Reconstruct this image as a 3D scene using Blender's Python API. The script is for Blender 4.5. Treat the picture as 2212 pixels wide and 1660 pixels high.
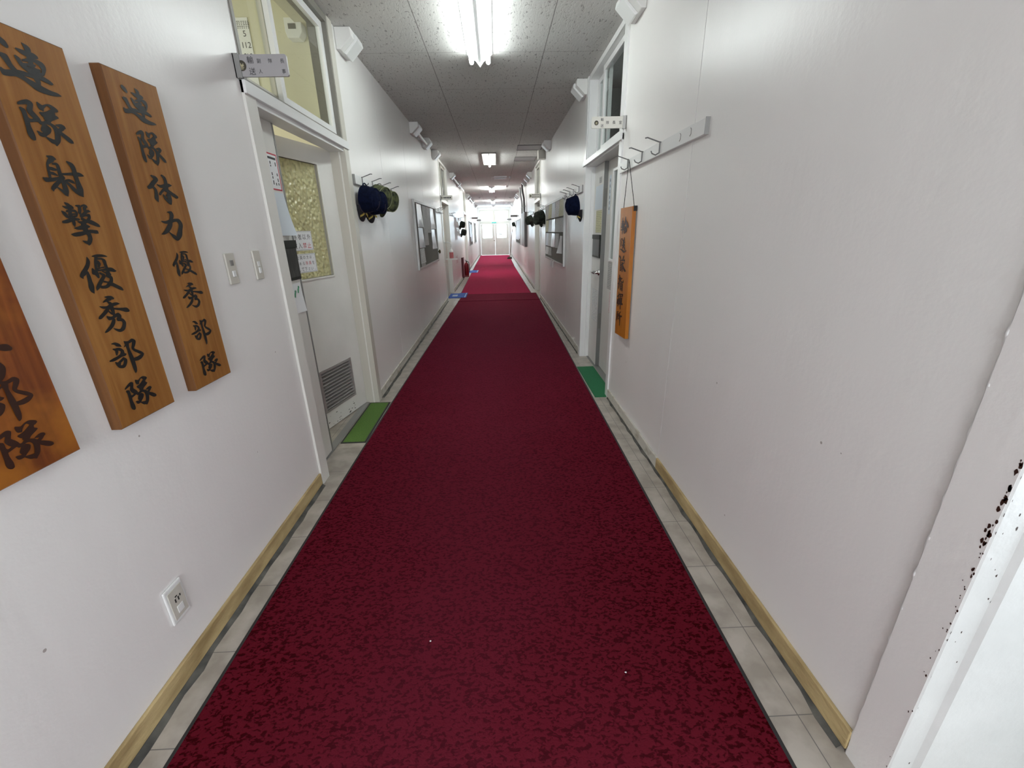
import bpy, bmesh, math, random
from mathutils import Vector, Matrix, Euler

random.seed(7)
for _o in list(bpy.data.objects):
    bpy.data.objects.remove(_o)
SC = bpy.context.scene
COL = SC.collection
PI = math.pi

# ------------------------------------------------------------------ camera
_cam = bpy.data.cameras.new('camera')
_cam.sensor_fit = 'HORIZONTAL'
_cam.sensor_width = 36.0
_cam.lens = 911.205 / 2212 * 36.0
_cam.clip_start = 0.02
_cam.clip_end = 200
CAM = bpy.data.objects.new('camera', _cam)
COL.objects.link(CAM)
_R = ((0.99912058, -0.03236588, 0.02665533),
      (-0.03609168, -0.340293, 0.93962656),
      (-0.02134121, -0.93976227, -0.34116188))
CAM.matrix_world = Matrix(((_R[0][0], -_R[0][1], -_R[0][2], 0.0),
                           (_R[1][0], -_R[1][1], -_R[1][2], 0.0),
                           (_R[2][0], -_R[2][1], -_R[2][2], 1.4),
                           (0, 0, 0, 1)))
SC.camera = CAM

# ------------------------------------------------------------------ world, exposure
W = bpy.data.worlds.new('World')
SC.world = W
W.use_nodes = True
_bg = W.node_tree.nodes['Background']
_bg.inputs['Color'].default_value = (0.76, 0.88, 1.0, 1)
_bg.inputs['Strength'].default_value = 3.0
SC.view_settings.view_transform = 'Standard'
SC.view_settings.look = 'None'
SC.view_settings.exposure = 1.17
SC.view_settings.gamma = 1.0
SC.view_settings.use_curve_mapping = False
SC.cycles.use_denoising = True
SC.cycles.max_bounces = 10
SC.cycles.diffuse_bounces = 5
SC.cycles.glossy_bounces = 4
SC.cycles.transparent_max_bounces = 12
SC.cycles.sample_clamp_indirect = 6.0

def area_light(name, loc, rot, sx, sy, power, color):
    l = bpy.data.lights.new(name, 'AREA')
    l.shape = 'RECTANGLE'
    l.size, l.size_y = sx, sy
    l.energy = power
    l.color = color
    o = bpy.data.objects.new(name, l)
    o.location = loc
    o.rotation_euler = rot
    COL.objects.link(o)
    return o

# daylight at the end door and open doorway; unseen sources elsewhere
area_light('daylight_behind', (-0.05, -2.85, 1.75), (PI/2, 0, 0), 1.6, 1.5, 44, (0.90, 0.95, 1.0))  # unseen daylight from behind the camera; the back wall has no opening
area_light('daylight_end', (-0.07, 27.95, 1.8), (-PI/2, 0, 0), 1.9, 2.0, 62, (0.72, 0.86, 1.0))
area_light('office_fill', (-3.9, 1.9, 1.7), (0, -PI/2, 0), 1.6, 2.0, 26, (1.0, 0.98, 0.92))  # added fill that brightens the office, no window built
area_light('daylight_open_doorway', (1.80, .05, 1.15), (0, PI/2, 0), 1.7, .8, 7.0, (0.86, 0.94, 1.0))
area_light('captain_room_fill', (3.3, 3.2, 1.6), (0, PI/2, 0), 1.0, 1.0, 5.5, (0.9, 0.97, 1.0))  # added fill that lightens the dim room, no window built

# ------------------------------------------------------------------ constants of the corridor (metres)
XL, XR, ZC = -1.088, 0.943, 2.772
Y0, Y1 = -2.95, 27.5

# ------------------------------------------------------------------ materials
def new_mat(name):
    m = bpy.data.materials.new(name)
    m.use_nodes = True
    nt = m.node_tree
    return m, nt, nt.nodes['Principled BSDF']

def node(nt, kind, **kw):
    n = nt.nodes.new(kind)
    for k, v in kw.items():
        if k in n.inputs:
            n.inputs[k].default_value = v
        else:
            setattr(n, k, v)
    return n

def simple(name, col, rough=0.5, metal=0.0, spec=0.5):
    m, nt, b = new_mat(name)
    b.inputs['Base Color'].default_value = (*col, 1)
    b.inputs['Roughness'].default_value = rough
    b.inputs['Metallic'].default_value = metal
    b.inputs['Specular IOR Level'].default_value = spec
    return m

def noisy(name, c1, c2, scale=8.0, rough=0.5, stretch=(1, 1, 1), bump=0.0, bump_scale=None, detail=4.0,
          lo=0.35, hi=0.65, spec=0.5, metal=0.0, distort=0.0):
    m, nt, b = new_mat(name)
    tc = node(nt, 'ShaderNodeTexCoord')
    mp = node(nt, 'ShaderNodeMapping')
    mp.inputs['Scale'].default_value = stretch
    nt.links.new(tc.outputs['Object'], mp.inputs['Vector'])
    nz = node(nt, 'ShaderNodeTexNoise', Scale=scale, Detail=detail, Distortion=distort)
    nt.links.new(mp.outputs['Vector'], nz.inputs['Vector'])
    cr = node(nt, 'ShaderNodeValToRGB')
    cr.color_ramp.elements[0].position = lo
    cr.color_ramp.elements[1].position = hi
    cr.color_ramp.elements[0].color = (*c1, 1)
    cr.color_ramp.elements[1].color = (*c2, 1)
    nt.links.new(nz.outputs['Fac'], cr.inputs['Fac'])
    nt.links.new(cr.outputs['Color'], b.inputs['Base Color'])
    b.inputs['Roughness'].default_value = rough
    b.inputs['Specular IOR Level'].default_value = spec
    b.inputs['Metallic'].default_value = metal
    if bump:
        bp = node(nt, 'ShaderNodeBump', Strength=bump, Distance=0.01)
        src = nz
        if bump_scale:
            src = node(nt, 'ShaderNodeTexNoise', Scale=bump_scale, Detail=3.0)
            nt.links.new(mp.outputs['Vector'], src.inputs['Vector'])
        nt.links.new(src.outputs['Fac'], bp.inputs['Height'])
        nt.links.new(bp.outputs['Normal'], b.inputs['Normal'])
    return m

def wall_paint():
    """glossy off-white paint with soft vertical brush streaks, pinkish where it yellowed and a few dark specks"""
    m, nt, b = new_mat('wall_paint')
    tc = node(nt, 'ShaderNodeTexCoord')
    big = node(nt, 'ShaderNodeTexNoise', Scale=0.9, Detail=3.0)
    nt.links.new(tc.outputs['Object'], big.inputs['Vector'])
    cr = node(nt, 'ShaderNodeValToRGB')
    cr.color_ramp.elements[0].position = 0.35
    cr.color_ramp.elements[1].position = 0.7
    cr.color_ramp.elements[0].color = (0.80, 0.778, 0.765, 1)  # faint pink stands in for light bounced off the carpet
    cr.color_ramp.elements[1].color = (0.805, 0.797, 0.78, 1)
    nt.links.new(big.outputs['Fac'], cr.inputs['Fac'])
    sp = node(nt, 'ShaderNodeTexVoronoi', Scale=5.0)
    nt.links.new(tc.outputs['Object'], sp.inputs['Vector'])
    lt = node(nt, 'ShaderNodeMath', operation='LESS_THAN')
    lt.inputs[1].default_value = 0.022
    nt.links.new(sp.outputs['Distance'], lt.inputs[0])
    mx = node(nt, 'ShaderNodeMix', data_type='RGBA')
    nt.links.new(lt.outputs[0], mx.inputs['Factor'])
    nt.links.new(cr.outputs['Color'], mx.inputs['A'])
    mx.inputs['B'].default_value = (0.42, 0.38, 0.36, 1)
    nt.links.new(mx.outputs['Result'], b.inputs['Base Color'])
    b.inputs['Roughness'].default_value = 0.33
    b.inputs['Specular IOR Level'].default_value = 0.6
    mp = node(nt, 'ShaderNodeMapping')
    mp.inputs['Scale'].default_value = (6.0, 6.0, 0.5)
    nt.links.new(tc.outputs['Object'], mp.inputs['Vector'])
    st = node(nt, 'ShaderNodeTexNoise', Scale=1.3, Detail=3.0)
    nt.links.new(mp.outputs['Vector'], st.inputs['Vector'])
    fine = node(nt, 'ShaderNodeTexNoise', Scale=70.0, Detail=3.0)
    nt.links.new(tc.outputs['Object'], fine.inputs['Vector'])
    b1 = node(nt, 'ShaderNodeBump', Strength=0.11, Distance=0.02)
    nt.links.new(st.outputs['Fac'], b1.inputs['Height'])
    b2 = node(nt, 'ShaderNodeBump', Strength=0.12, Distance=0.004)
    nt.links.new(fine.outputs['Fac'], b2.inputs['Height'])
    nt.links.new(b1.outputs['Normal'], b2.inputs['Normal'])
    nt.links.new(b2.outputs['Normal'], b.inputs['Normal'])
    return m

def grid_line(nt, coord, period, offset, width):
    """1 on a thin line repeated every period along a coordinate"""
    a = node(nt, 'ShaderNodeMath', operation='SUBTRACT'); a.inputs[1].default_value = offset - width / 2
    nt.links.new(coord, a.inputs[0])
    d = node(nt, 'ShaderNodeMath', operation='FLOORED_MODULO'); d.inputs[1].default_value = period
    nt.links.new(a.outputs[0], d.inputs[0])
    c = node(nt, 'ShaderNodeMath', operation='LESS_THAN'); c.inputs[1].default_value = width
    nt.links.new(d.outputs[0], c.inputs[0])
    return c.outputs[0]

def tiled(name, c1, c2, cline, px, ox, wx, py, oy, wy, rough, kind):
    m, nt, b = new_mat(name)
    ge = node(nt, 'ShaderNodeNewGeometry')
    xyz = node(nt, 'ShaderNodeSeparateXYZ')
    nt.links.new(ge.outputs['Position'], xyz.inputs[0])
    lx = grid_line(nt, xyz.outputs['X'], px, ox, wx)
    ly = grid_line(nt, xyz.outputs['Y'], py, oy, wy)
    ln = node(nt, 'ShaderNodeMath', operation='MAXIMUM')
    nt.links.new(lx, ln.inputs[0]); nt.links.new(ly, ln.inputs[1])
    mp = node(nt, 'ShaderNodeMapping')
    nt.links.new(ge.outputs['Position'], mp.inputs['Vector'])
    cr = node(nt, 'ShaderNodeValToRGB')
    if kind == 'ceiling':
        mp.inputs['Scale'].default_value = (1.0, 0.3, 1.0)
        nz = node(nt, 'ShaderNodeTexNoise', Scale=85.0, Detail=2.0, Distortion=0.6)
        cr.color_ramp.elements[0].position = 0.335
        cr.color_ramp.elements[1].position = 0.375
    else:
        mp.inputs['Scale'].default_value = (1.0, 1.0, 1.0)
        nz = node(nt, 'ShaderNodeTexNoise', Scale=9.0, Detail=6.0)
        cr.color_ramp.elements[0].position = 0.38
        cr.color_ramp.elements[1].position = 0.62
    nt.links.new(mp.outputs['Vector'], nz.inputs['Vector'])
    cr.color_ramp.elements[0].color = (*c1, 1)
    cr.color_ramp.elements[1].color = (*c2, 1)
    nt.links.new(nz.outputs['Fac'], cr.inputs['Fac'])
    mx = node(nt, 'ShaderNodeMix', data_type='RGBA')
    nt.links.new(ln.outputs[0], mx.inputs['Factor'])
    nt.links.new(cr.outputs['Color'], mx.inputs['A'])
    mx.inputs['B'].default_value = (*cline, 1)
    nt.links.new(mx.outputs['Result'], b.inputs['Base Color'])
    b.inputs['Roughness'].default_value = rough
    bp = node(nt, 'ShaderNodeBump', Strength=0.35, Distance=0.004)
    nt.links.new(nz.outputs['Fac'], bp.inputs['Height'])
    nt.links.new(bp.outputs['Normal'], b.inputs['Normal'])
    return m

def carpet_mat(name, dark, light, scale=78.0, mid_tint=None):
    """loop pile with short dark wavy flecks"""
    m, nt, b = new_mat(name)
    tc = node(nt, 'ShaderNodeTexCoord')
    mp = node(nt, 'ShaderNodeMapping')
    mp.inputs['Scale'].default_value = (0.8, 1.2, 1.0)
    nt.links.new(tc.outputs['Object'], mp.inputs['Vector'])
    nz = node(nt, 'ShaderNodeTexNoise', Scale=scale, Detail=2.5, Distortion=0.5)
    nt.links.new(mp.outputs['Vector'], nz.inputs['Vector'])
    cr = node(nt, 'ShaderNodeValToRGB')
    cr.color_ramp.elements[0].position = 0.405
    cr.color_ramp.elements[1].position = 0.50
    cr.color_ramp.elements[0].color = (*dark, 1)
    cr.color_ramp.elements[1].color = (*light, 1)
    nt.links.new(nz.outputs['Fac'], cr.inputs['Fac'])
    last = cr.outputs['Color']
    if mid_tint:
        # paler, pinker red mixed in along the middle of the runner
        xyz = node(nt, 'ShaderNodeSeparateXYZ')
        nt.links.new(tc.outputs['Object'], xyz.inputs[0])
        ab = node(nt, 'ShaderNodeMath', operation='ABSOLUTE')
        nt.links.new(xyz.outputs['X'], ab.inputs[0])
        big = node(nt, 'ShaderNodeTexNoise', Scale=2.2, Detail=4.0)
        nt.links.new(tc.outputs['Object'], big.inputs['Vector'])
        ad = node(nt, 'ShaderNodeMath', operation='MULTIPLY_ADD'); ad.inputs[1].default_value = 0.7
        nt.links.new(big.outputs['Fac'], ad.inputs[0]); nt.links.new(ab.outputs[0], ad.inputs[2])
        mr = node(nt, 'ShaderNodeMapRange')
        mr.inputs['From Min'].default_value = 0.45; mr.inputs['From Max'].default_value = 1.15
        mr.inputs['To Min'].default_value = mid_tint[3]; mr.inputs['To Max'].default_value = 0.0
        nt.links.new(ad.outputs[0], mr.inputs['Value'])
        mx = node(nt, 'ShaderNodeMix', data_type='RGBA')
        nt.links.new(mr.outputs['Result'], mx.inputs['Factor'])
        nt.links.new(last, mx.inputs['A'])
        mx.inputs['B'].default_value = (*mid_tint[:3], 1)
        last = mx.outputs['Result']
    nt.links.new(last, b.inputs['Base Color'])
    b.inputs['Roughness'].default_value = 0.9
    b.inputs['Specular IOR Level'].default_value = 0.03
    b.inputs['Sheen Weight'].default_value = 0.25
    b.inputs['Sheen Roughness'].default_value = 0.4
    b.inputs['Sheen Tint'].default_value = (0.85, 0.08, 0.22, 1)
    bp = node(nt, 'ShaderNodeBump', Strength=0.6, Distance=0.006)
    nt.links.new(nz.outputs['Fac'], bp.inputs['Height'])
    nt.links.new(bp.outputs['Normal'], b.inputs['Normal'])
    return m

def wood(name, dark, light, rough=0.35, blotch=None):
    m, nt, b = new_mat(name)
    tc = node(nt, 'ShaderNodeTexCoord')
    mp = node(nt, 'ShaderNodeMapping')
    mp.inputs['Scale'].default_value = (14.0, 14.0, 1.1)
    nt.links.new(tc.outputs['Object'], mp.inputs['Vector'])
    nz = node(nt, 'ShaderNodeTexNoise', Scale=2.2, Detail=6.0, Distortion=1.2)
    nt.links.new(mp.outputs['Vector'], nz.inputs['Vector'])
    cr = node(nt, 'ShaderNodeValToRGB')
    cr.color_ramp.elements[0].position = 0.3
    cr.color_ramp.elements[1].position = 0.7
    cr.color_ramp.elements[0].color = (*dark, 1)
    cr.color_ramp.elements[1].color = (*light, 1)
    nt.links.new(nz.outputs['Fac'], cr.inputs['Fac'])
    last = cr.outputs['Color']
    if blotch:
        n2 = node(nt, 'ShaderNodeTexNoise', Scale=7.0, Detail=4.0)
        nt.links.new(tc.outputs['Object'], n2.inputs['Vector'])
        c2 = node(nt, 'ShaderNodeValToRGB')
        c2.color_ramp.elements[0].position = 0.4
        c2.color_ramp.elements[1].position = 0.65
        nt.links.new(n2.outputs['Fac'], c2.inputs['Fac'])
        mx = node(nt, 'ShaderNodeMix', data_type='RGBA')
        nt.links.new(c2.outputs['Color'], mx.inputs['Factor'])
        nt.links.new(last, mx.inputs['A'])
        mx.inputs['B'].default_value = (*blotch, 1)
        last = mx.outputs['Result']
    nt.links.new(last, b.inputs['Base Color'])
    b.inputs['Roughness'].default_value = rough
    b.inputs['Specular IOR Level'].default_value = 0.3
    return m

def clear_glass(name, tint=(0.93, 0.96, 0.95), gloss=0.08):
    m = bpy.data.materials.new(name)
    m.use_nodes = True
    nt = m.node_tree
    nt.nodes.clear()
    out = node(nt, 'ShaderNodeOutputMaterial')
    tr = node(nt, 'ShaderNodeBsdfTransparent', Color=(*tint, 1))
    gl = node(nt, 'ShaderNodeBsdfGlossy', Roughness=0.03)
    fr = node(nt, 'ShaderNodeFresnel', IOR=1.45)
    mx = node(nt, 'ShaderNodeMixShader')
    ge = node(nt, 'ShaderNodeNewGeometry')
    ff = node(nt, 'ShaderNodeMath', operation='SUBTRACT'); ff.inputs[0].default_value = 1.0
    nt.links.new(ge.outputs['Backfacing'], ff.inputs[1])
    fm = node(nt, 'ShaderNodeMath', operation='MULTIPLY')
    nt.links.new(fr.outputs[0], fm.inputs[0]); nt.links.new(ff.outputs[0], fm.inputs[1])
    nt.links.new(fm.outputs[0], mx.inputs[0])
    nt.links.new(tr.outputs[0], mx.inputs[1])
    nt.links.new(gl.outputs[0], mx.inputs[2])
    nt.links.new(mx.outputs[0], out.inputs[0])
    return m

def pebbled_glass(name, col):
    m, nt, b = new_mat(name)
    b.inputs['Base Color'].default_value = (*col, 1)
    b.inputs['Transmission Weight'].default_value = 0.45
    b.inputs['Roughness'].default_value = 0.14
    tc = node(nt, 'ShaderNodeTexCoord')
    vo = node(nt, 'ShaderNodeTexVoronoi', Scale=42.0)
    vo.feature = 'SMOOTH_F1'
    nt.links.new(tc.outputs['Object'], vo.inputs['Vector'])
    bp = node(nt, 'ShaderNodeBump', Strength=1.0, Distance=0.02)
    nt.links.new(vo.outputs['Distance'], bp.inputs['Height'])
    nt.links.new(bp.outputs['Normal'], b.inputs['Normal'])
    return m

def emitter(name, col, strength):
    m, nt, b = new_mat(name)
    b.inputs['Base Color'].default_value = (*col, 1)
    b.inputs['Emission Color'].default_value = (*col, 1)
    b.inputs['Emission Strength'].default_value = strength
    return m

def printed(name, paper=(0.8, 0.81, 0.8), ink=(0.25, 0.25, 0.27), rows=75.0, cover=0.5):
    """sheet of paper with rows of small grey print, in the sheet's own height coordinate"""
    m, nt, b = new_mat(name)
    ge = node(nt, 'ShaderNodeTexCoord')
    xyz = node(nt, 'ShaderNodeSeparateXYZ')
    nt.links.new(ge.outputs['Object'], xyz.inputs[0])
    mu = node(nt, 'ShaderNodeMath', operation='MULTIPLY'); mu.inputs[1].default_value = rows
    nt.links.new(xyz.outputs['Z'], mu.inputs[0])
    fr = node(nt, 'ShaderNodeMath', operation='FRACT')
    nt.links.new(mu.outputs[0], fr.inputs[0])
    l1 = node(nt, 'ShaderNodeMath', operation='LESS_THAN'); l1.inputs[1].default_value = 0.45
    nt.links.new(fr.outputs[0], l1.inputs[0])
    mp = node(nt, 'ShaderNodeMapping'); mp.inputs['Scale'].default_value = (220, 220, 40)
    nt.links.new(ge.outputs['Object'], mp.inputs['Vector'])
    nz = node(nt, 'ShaderNodeTexNoise', Scale=1.0, Detail=1.0)
    nt.links.new(mp.outputs['Vector'], nz.inputs['Vector'])
    l2 = node(nt, 'ShaderNodeMath', operation='LESS_THAN'); l2.inputs[1].default_value = cover
    nt.links.new(nz.outputs['Fac'], l2.inputs[0])
    an = node(nt, 'ShaderNodeMath', operation='MULTIPLY')
    nt.links.new(l1.outputs[0], an.inputs[0]); nt.links.new(l2.outputs[0], an.inputs[1])
    mx = node(nt, 'ShaderNodeMix', data_type='RGBA')
    nt.links.new(an.outputs[0], mx.inputs['Factor'])
    mx.inputs['A'].default_value = (*paper, 1)
    mx.inputs['B'].default_value = (*ink, 1)
    nt.links.new(mx.outputs['Result'], b.inputs['Base Color'])
    b.inputs['Roughness'].default_value = 0.55
    return m

M = {
    'wall': wall_paint(),
    'trim': simple('cream_trim_paint', (0.72, 0.71, 0.67), 0.3),
    'trim_white': simple('white_trim_paint', (0.78, 0.785, 0.78), 0.28),
    'reveal': noisy('chipped_white_paint', (0.62, 0.63, 0.62), (0.68, 0.69, 0.68), 5.0, 0.35, bump=0.15, bump_scale=40),
    'casing_grey': simple('grey_beige_casing', (0.55, 0.53, 0.47), 0.35),
    'door': noisy('door_paint', (0.66, 0.65, 0.62), (0.72, 0.71, 0.68), 3.0, 0.35),
    'door_cream': noisy('cream_door_paint', (0.60, 0.58, 0.52), (0.66, 0.64, 0.58), 3.0, 0.4),
    'ceiling': tiled('fissured_ceiling_board', (0.30, 0.29, 0.28), (0.60, 0.59, 0.57), (0.22, 0.21, 0.20),
                     0.945, 0.44, 0.006, 0.945, 4.15, 0.004, 0.85, 'ceiling'),
    'floor': tiled('vinyl_floor_tile', (0.315, 0.28, 0.24), (0.44, 0.40, 0.35), (0.16, 0.15, 0.14),
                   0.303, 0.868, 0.003, 0.303, 0.83, 0.003, 0.35, 'floor'),
    'base_yellow': noisy('bare_wood_baseboard', (0.30, 0.21, 0.09), (0.52, 0.40, 0.20), 5.0, 0.6, (6, 1, 3), 0.3, 30),
    'base_white': noisy('peeling_baseboard', (0.34, 0.30, 0.22), (0.58, 0.56, 0.50), 9.0, 0.6, (2, 1, 3), 0.4, 30, lo=0.3, hi=0.48),
    'grime': noisy('black_grime', (0.03, 0.03, 0.028), (0.12, 0.115, 0.10), 12.0, 0.8),
    'carpet': carpet_mat('red_loop_carpet', (0.028, 0.0004, 0.0012), (0.088, 0.005, 0.011), mid_tint=(0.13, 0.020, 0.036, 0.3)),
    'carpet_mid': carpet_mat('rose_loop_carpet', (0.20, 0.006, 0.025), (0.28, 0.014, 0.05)),
    'rubber': simple('black_rubber', (0.02, 0.02, 0.02), 0.7),
    'turf': noisy('olive_green_mat', (0.055, 0.13, 0.015), (0.10, 0.20, 0.03), 160.0, 0.9, bump=0.5),
    'turf_dark': noisy('emerald_green_mat', (0.004, 0.10, 0.035), (0.012, 0.19, 0.07), 160.0, 0.9, bump=0.5),
    'blue_mat': noisy('blue_mat', (0.012, 0.05, 0.28), (0.04, 0.12, 0.42), 60.0, 0.85, bump=0.3),
    'mat_print': simple('pale_mat_print', (0.45, 0.55, 0.62), 0.8),
    'wood': wood('oiled_board', (0.23, 0.090, 0.018), (0.35, 0.160, 0.042), 0.5),
    'wood_edge': wood('board_edge', (0.10, 0.038, 0.010), (0.16, 0.066, 0.019), 0.5),
    'wood_dark': wood('dark_stained_board', (0.12, 0.032, 0.010), (0.26, 0.075, 0.018), 0.25, (0.34, 0.12, 0.018)),
    'wood_orange': wood('orange_varnished_board', (0.36, 0.115, 0.010), (0.47, 0.175, 0.018), 0.3),
    'ink': simple('black_brush_ink', (0.006, 0.006, 0.006), 0.4),
    'ink_brown': simple('brown_black_ink', (0.030, 0.008, 0.003), 0.45),
    'plastic': simple('ivory_plastic', (0.56, 0.54, 0.48), 0.4),
    'plastic_white': simple('white_plastic', (0.76, 0.77, 0.76), 0.35),
    'duct': simple('white_duct_plastic', (0.74, 0.74, 0.72), 0.4),
    'grey_plastic': simple('grey_plastic', (0.22, 0.21, 0.20), 0.5),
    'dark_gap': simple('dark_gap', (0.02, 0.02, 0.02), 0.8),
    'alu': simple('brushed_aluminium', (0.42, 0.42, 0.41), 0.38, 0.6),
    'alu_dark': simple('dull_grey_metal', (0.30, 0.30, 0.29), 0.45, 0.5),
    'frame_grey': simple('taupe_window_frame', (0.20, 0.19, 0.165), 0.45),
    'edge_grey': simple('steel_edge', (0.20, 0.20, 0.195), 0.5, 0.2),
    'bronze': simple('dark_window_frame', (0.16, 0.155, 0.14), 0.45),
    'chrome': simple('chrome', (0.75, 0.75, 0.76), 0.12, 1.0),
    'louver': simple('louver_grey', (0.36, 0.34, 0.33), 0.4, 0.3),
    'glass': clear_glass('clear_glass'),
    'pebble': pebbled_glass('pebbled_yellow_glass', (0.68, 0.655, 0.40)),
    'office': simple('cream_office_wall', (0.64, 0.62, 0.475), 0.7),
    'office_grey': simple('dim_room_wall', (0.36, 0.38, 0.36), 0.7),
    'curtain': noisy('pale_curtain', (0.42, 0.45, 0.45), (0.56, 0.60, 0.60), 3.0, 0.8, (6, 12, 0.2)),
    'sign': simple('sign_plate', (0.34, 0.33, 0.335), 0.35),
    'sign_white': simple('white_sign_plate', (0.74, 0.73, 0.67), 0.35),
    'emblem': simple('dark_emblem', (0.05, 0.045, 0.03), 0.4),
    'gold': simple('gold_thread', (0.62, 0.48, 0.12), 0.4, 0.3),
    'gold_dull': simple('dull_gold', (0.42, 0.38, 0.24), 0.4),
    'text': simple('black_print', (0.02, 0.02, 0.022), 0.5),
    'text_red': simple('red_print', (0.50, 0.03, 0.06), 0.5),
    'paper': simple('white_paper', (0.80, 0.81, 0.83), 0.6),
    'paper_blue': simple('bluish_paper', (0.66, 0.72, 0.78), 0.45),
    'paper_clear': simple('glossy_sleeve', (0.74, 0.77, 0.80), 0.12),
    'print': printed('printed_paper'),
    'print_grey': printed('printed_grey_paper', (0.50, 0.50, 0.48), (0.2, 0.2, 0.2), 60, 0.5),
    'print_yellow': printed('printed_yellow_paper', (0.62, 0.60, 0.38), (0.25, 0.24, 0.15), 60, 0.5),
    'print_red': printed('printed_red_paper', (0.8, 0.78, 0.78), (0.55, 0.1, 0.12), 70, 0.5),
    'felt': noisy('grey_green_felt', (0.155, 0.15, 0.13), (0.19, 0.182, 0.16), 90.0, 0.95),
    'pocket': noisy('black_vinyl', (0.012, 0.016, 0.013), (0.02, 0.024, 0.02), 6.0, 0.45, spec=0.3),
    'pocket_film': noisy('clear_vinyl_film', (0.018, 0.02, 0.018), (0.07, 0.075, 0.07), 9.0, 0.3, (9, 9, 1.2), lo=0.45, hi=0.75),
    'green_ink': simple('green_print', (0.08, 0.30, 0.16), 0.6),
    'navy': noisy('navy_cloth', (0.0016, 0.003, 0.013), (0.004, 0.007, 0.026), 40.0, 0.9, spec=0.1, bump=0.1),
    'navy_trim': simple('black_visor_cloth', (0.006, 0.006, 0.010), 0.6),
    'piping': simple('dark_piping', (0.05, 0.035, 0.06), 0.6),
    'camo': noisy('camouflage_cloth', (0.008, 0.011, 0.005), (0.080, 0.092, 0.034), 20.0, 0.85, bump=0.1, lo=0.40, hi=0.60, detail=2.0),
    'camo_dark': noisy('dark_camouflage_cloth', (0.005, 0.008, 0.006), (0.030, 0.045, 0.030), 26.0, 0.85, lo=0.40, hi=0.60),
    'camo_edge': simple('olive_piping', (0.20, 0.21, 0.12), 0.7),
    'tube': emitter('fluorescent_tube', (0.93, 1.0, 0.98), 15.5),
    'tube_bright': emitter('bright_fluorescent_tube', (0.95, 1.0, 0.98), 48.0),
    'tube_far': emitter('far_fluorescent_tube', (0.95, 1.0, 0.98), 55.0),
    'fixture': simple('white_lamp_body', (0.80, 0.82, 0.82), 0.3),
    'red': simple('extinguisher_red', (0.22, 0.006, 0.014), 0.3),
    'red_dark': simple('dark_red_paint', (0.10, 0.004, 0.012), 0.5),
    'pink': simple('pink_label', (0.55, 0.16, 0.17), 0.5),
    'teal': emitter('exit_sign_face', (0.03, 0.30, 0.26), 0.6),
    'pipe': simple('grey_pipe', (0.22, 0.22, 0.22), 0.5),
    'brass': simple('old_brass', (0.14, 0.11, 0.05), 0.45, 0.5),
    'steel_wire': simple('grey_wire', (0.14, 0.14, 0.14), 0.4, 0.5),
    'cord': simple('black_cord', (0.015, 0.015, 0.015), 0.7),
    'stick': simple('brown_stick', (0.10, 0.05, 0.03), 0.6),
    'bristle': noisy('dark_bristle', (0.02, 0.012, 0.012), (0.07, 0.04, 0.03), 60.0, 0.9),
}

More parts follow.
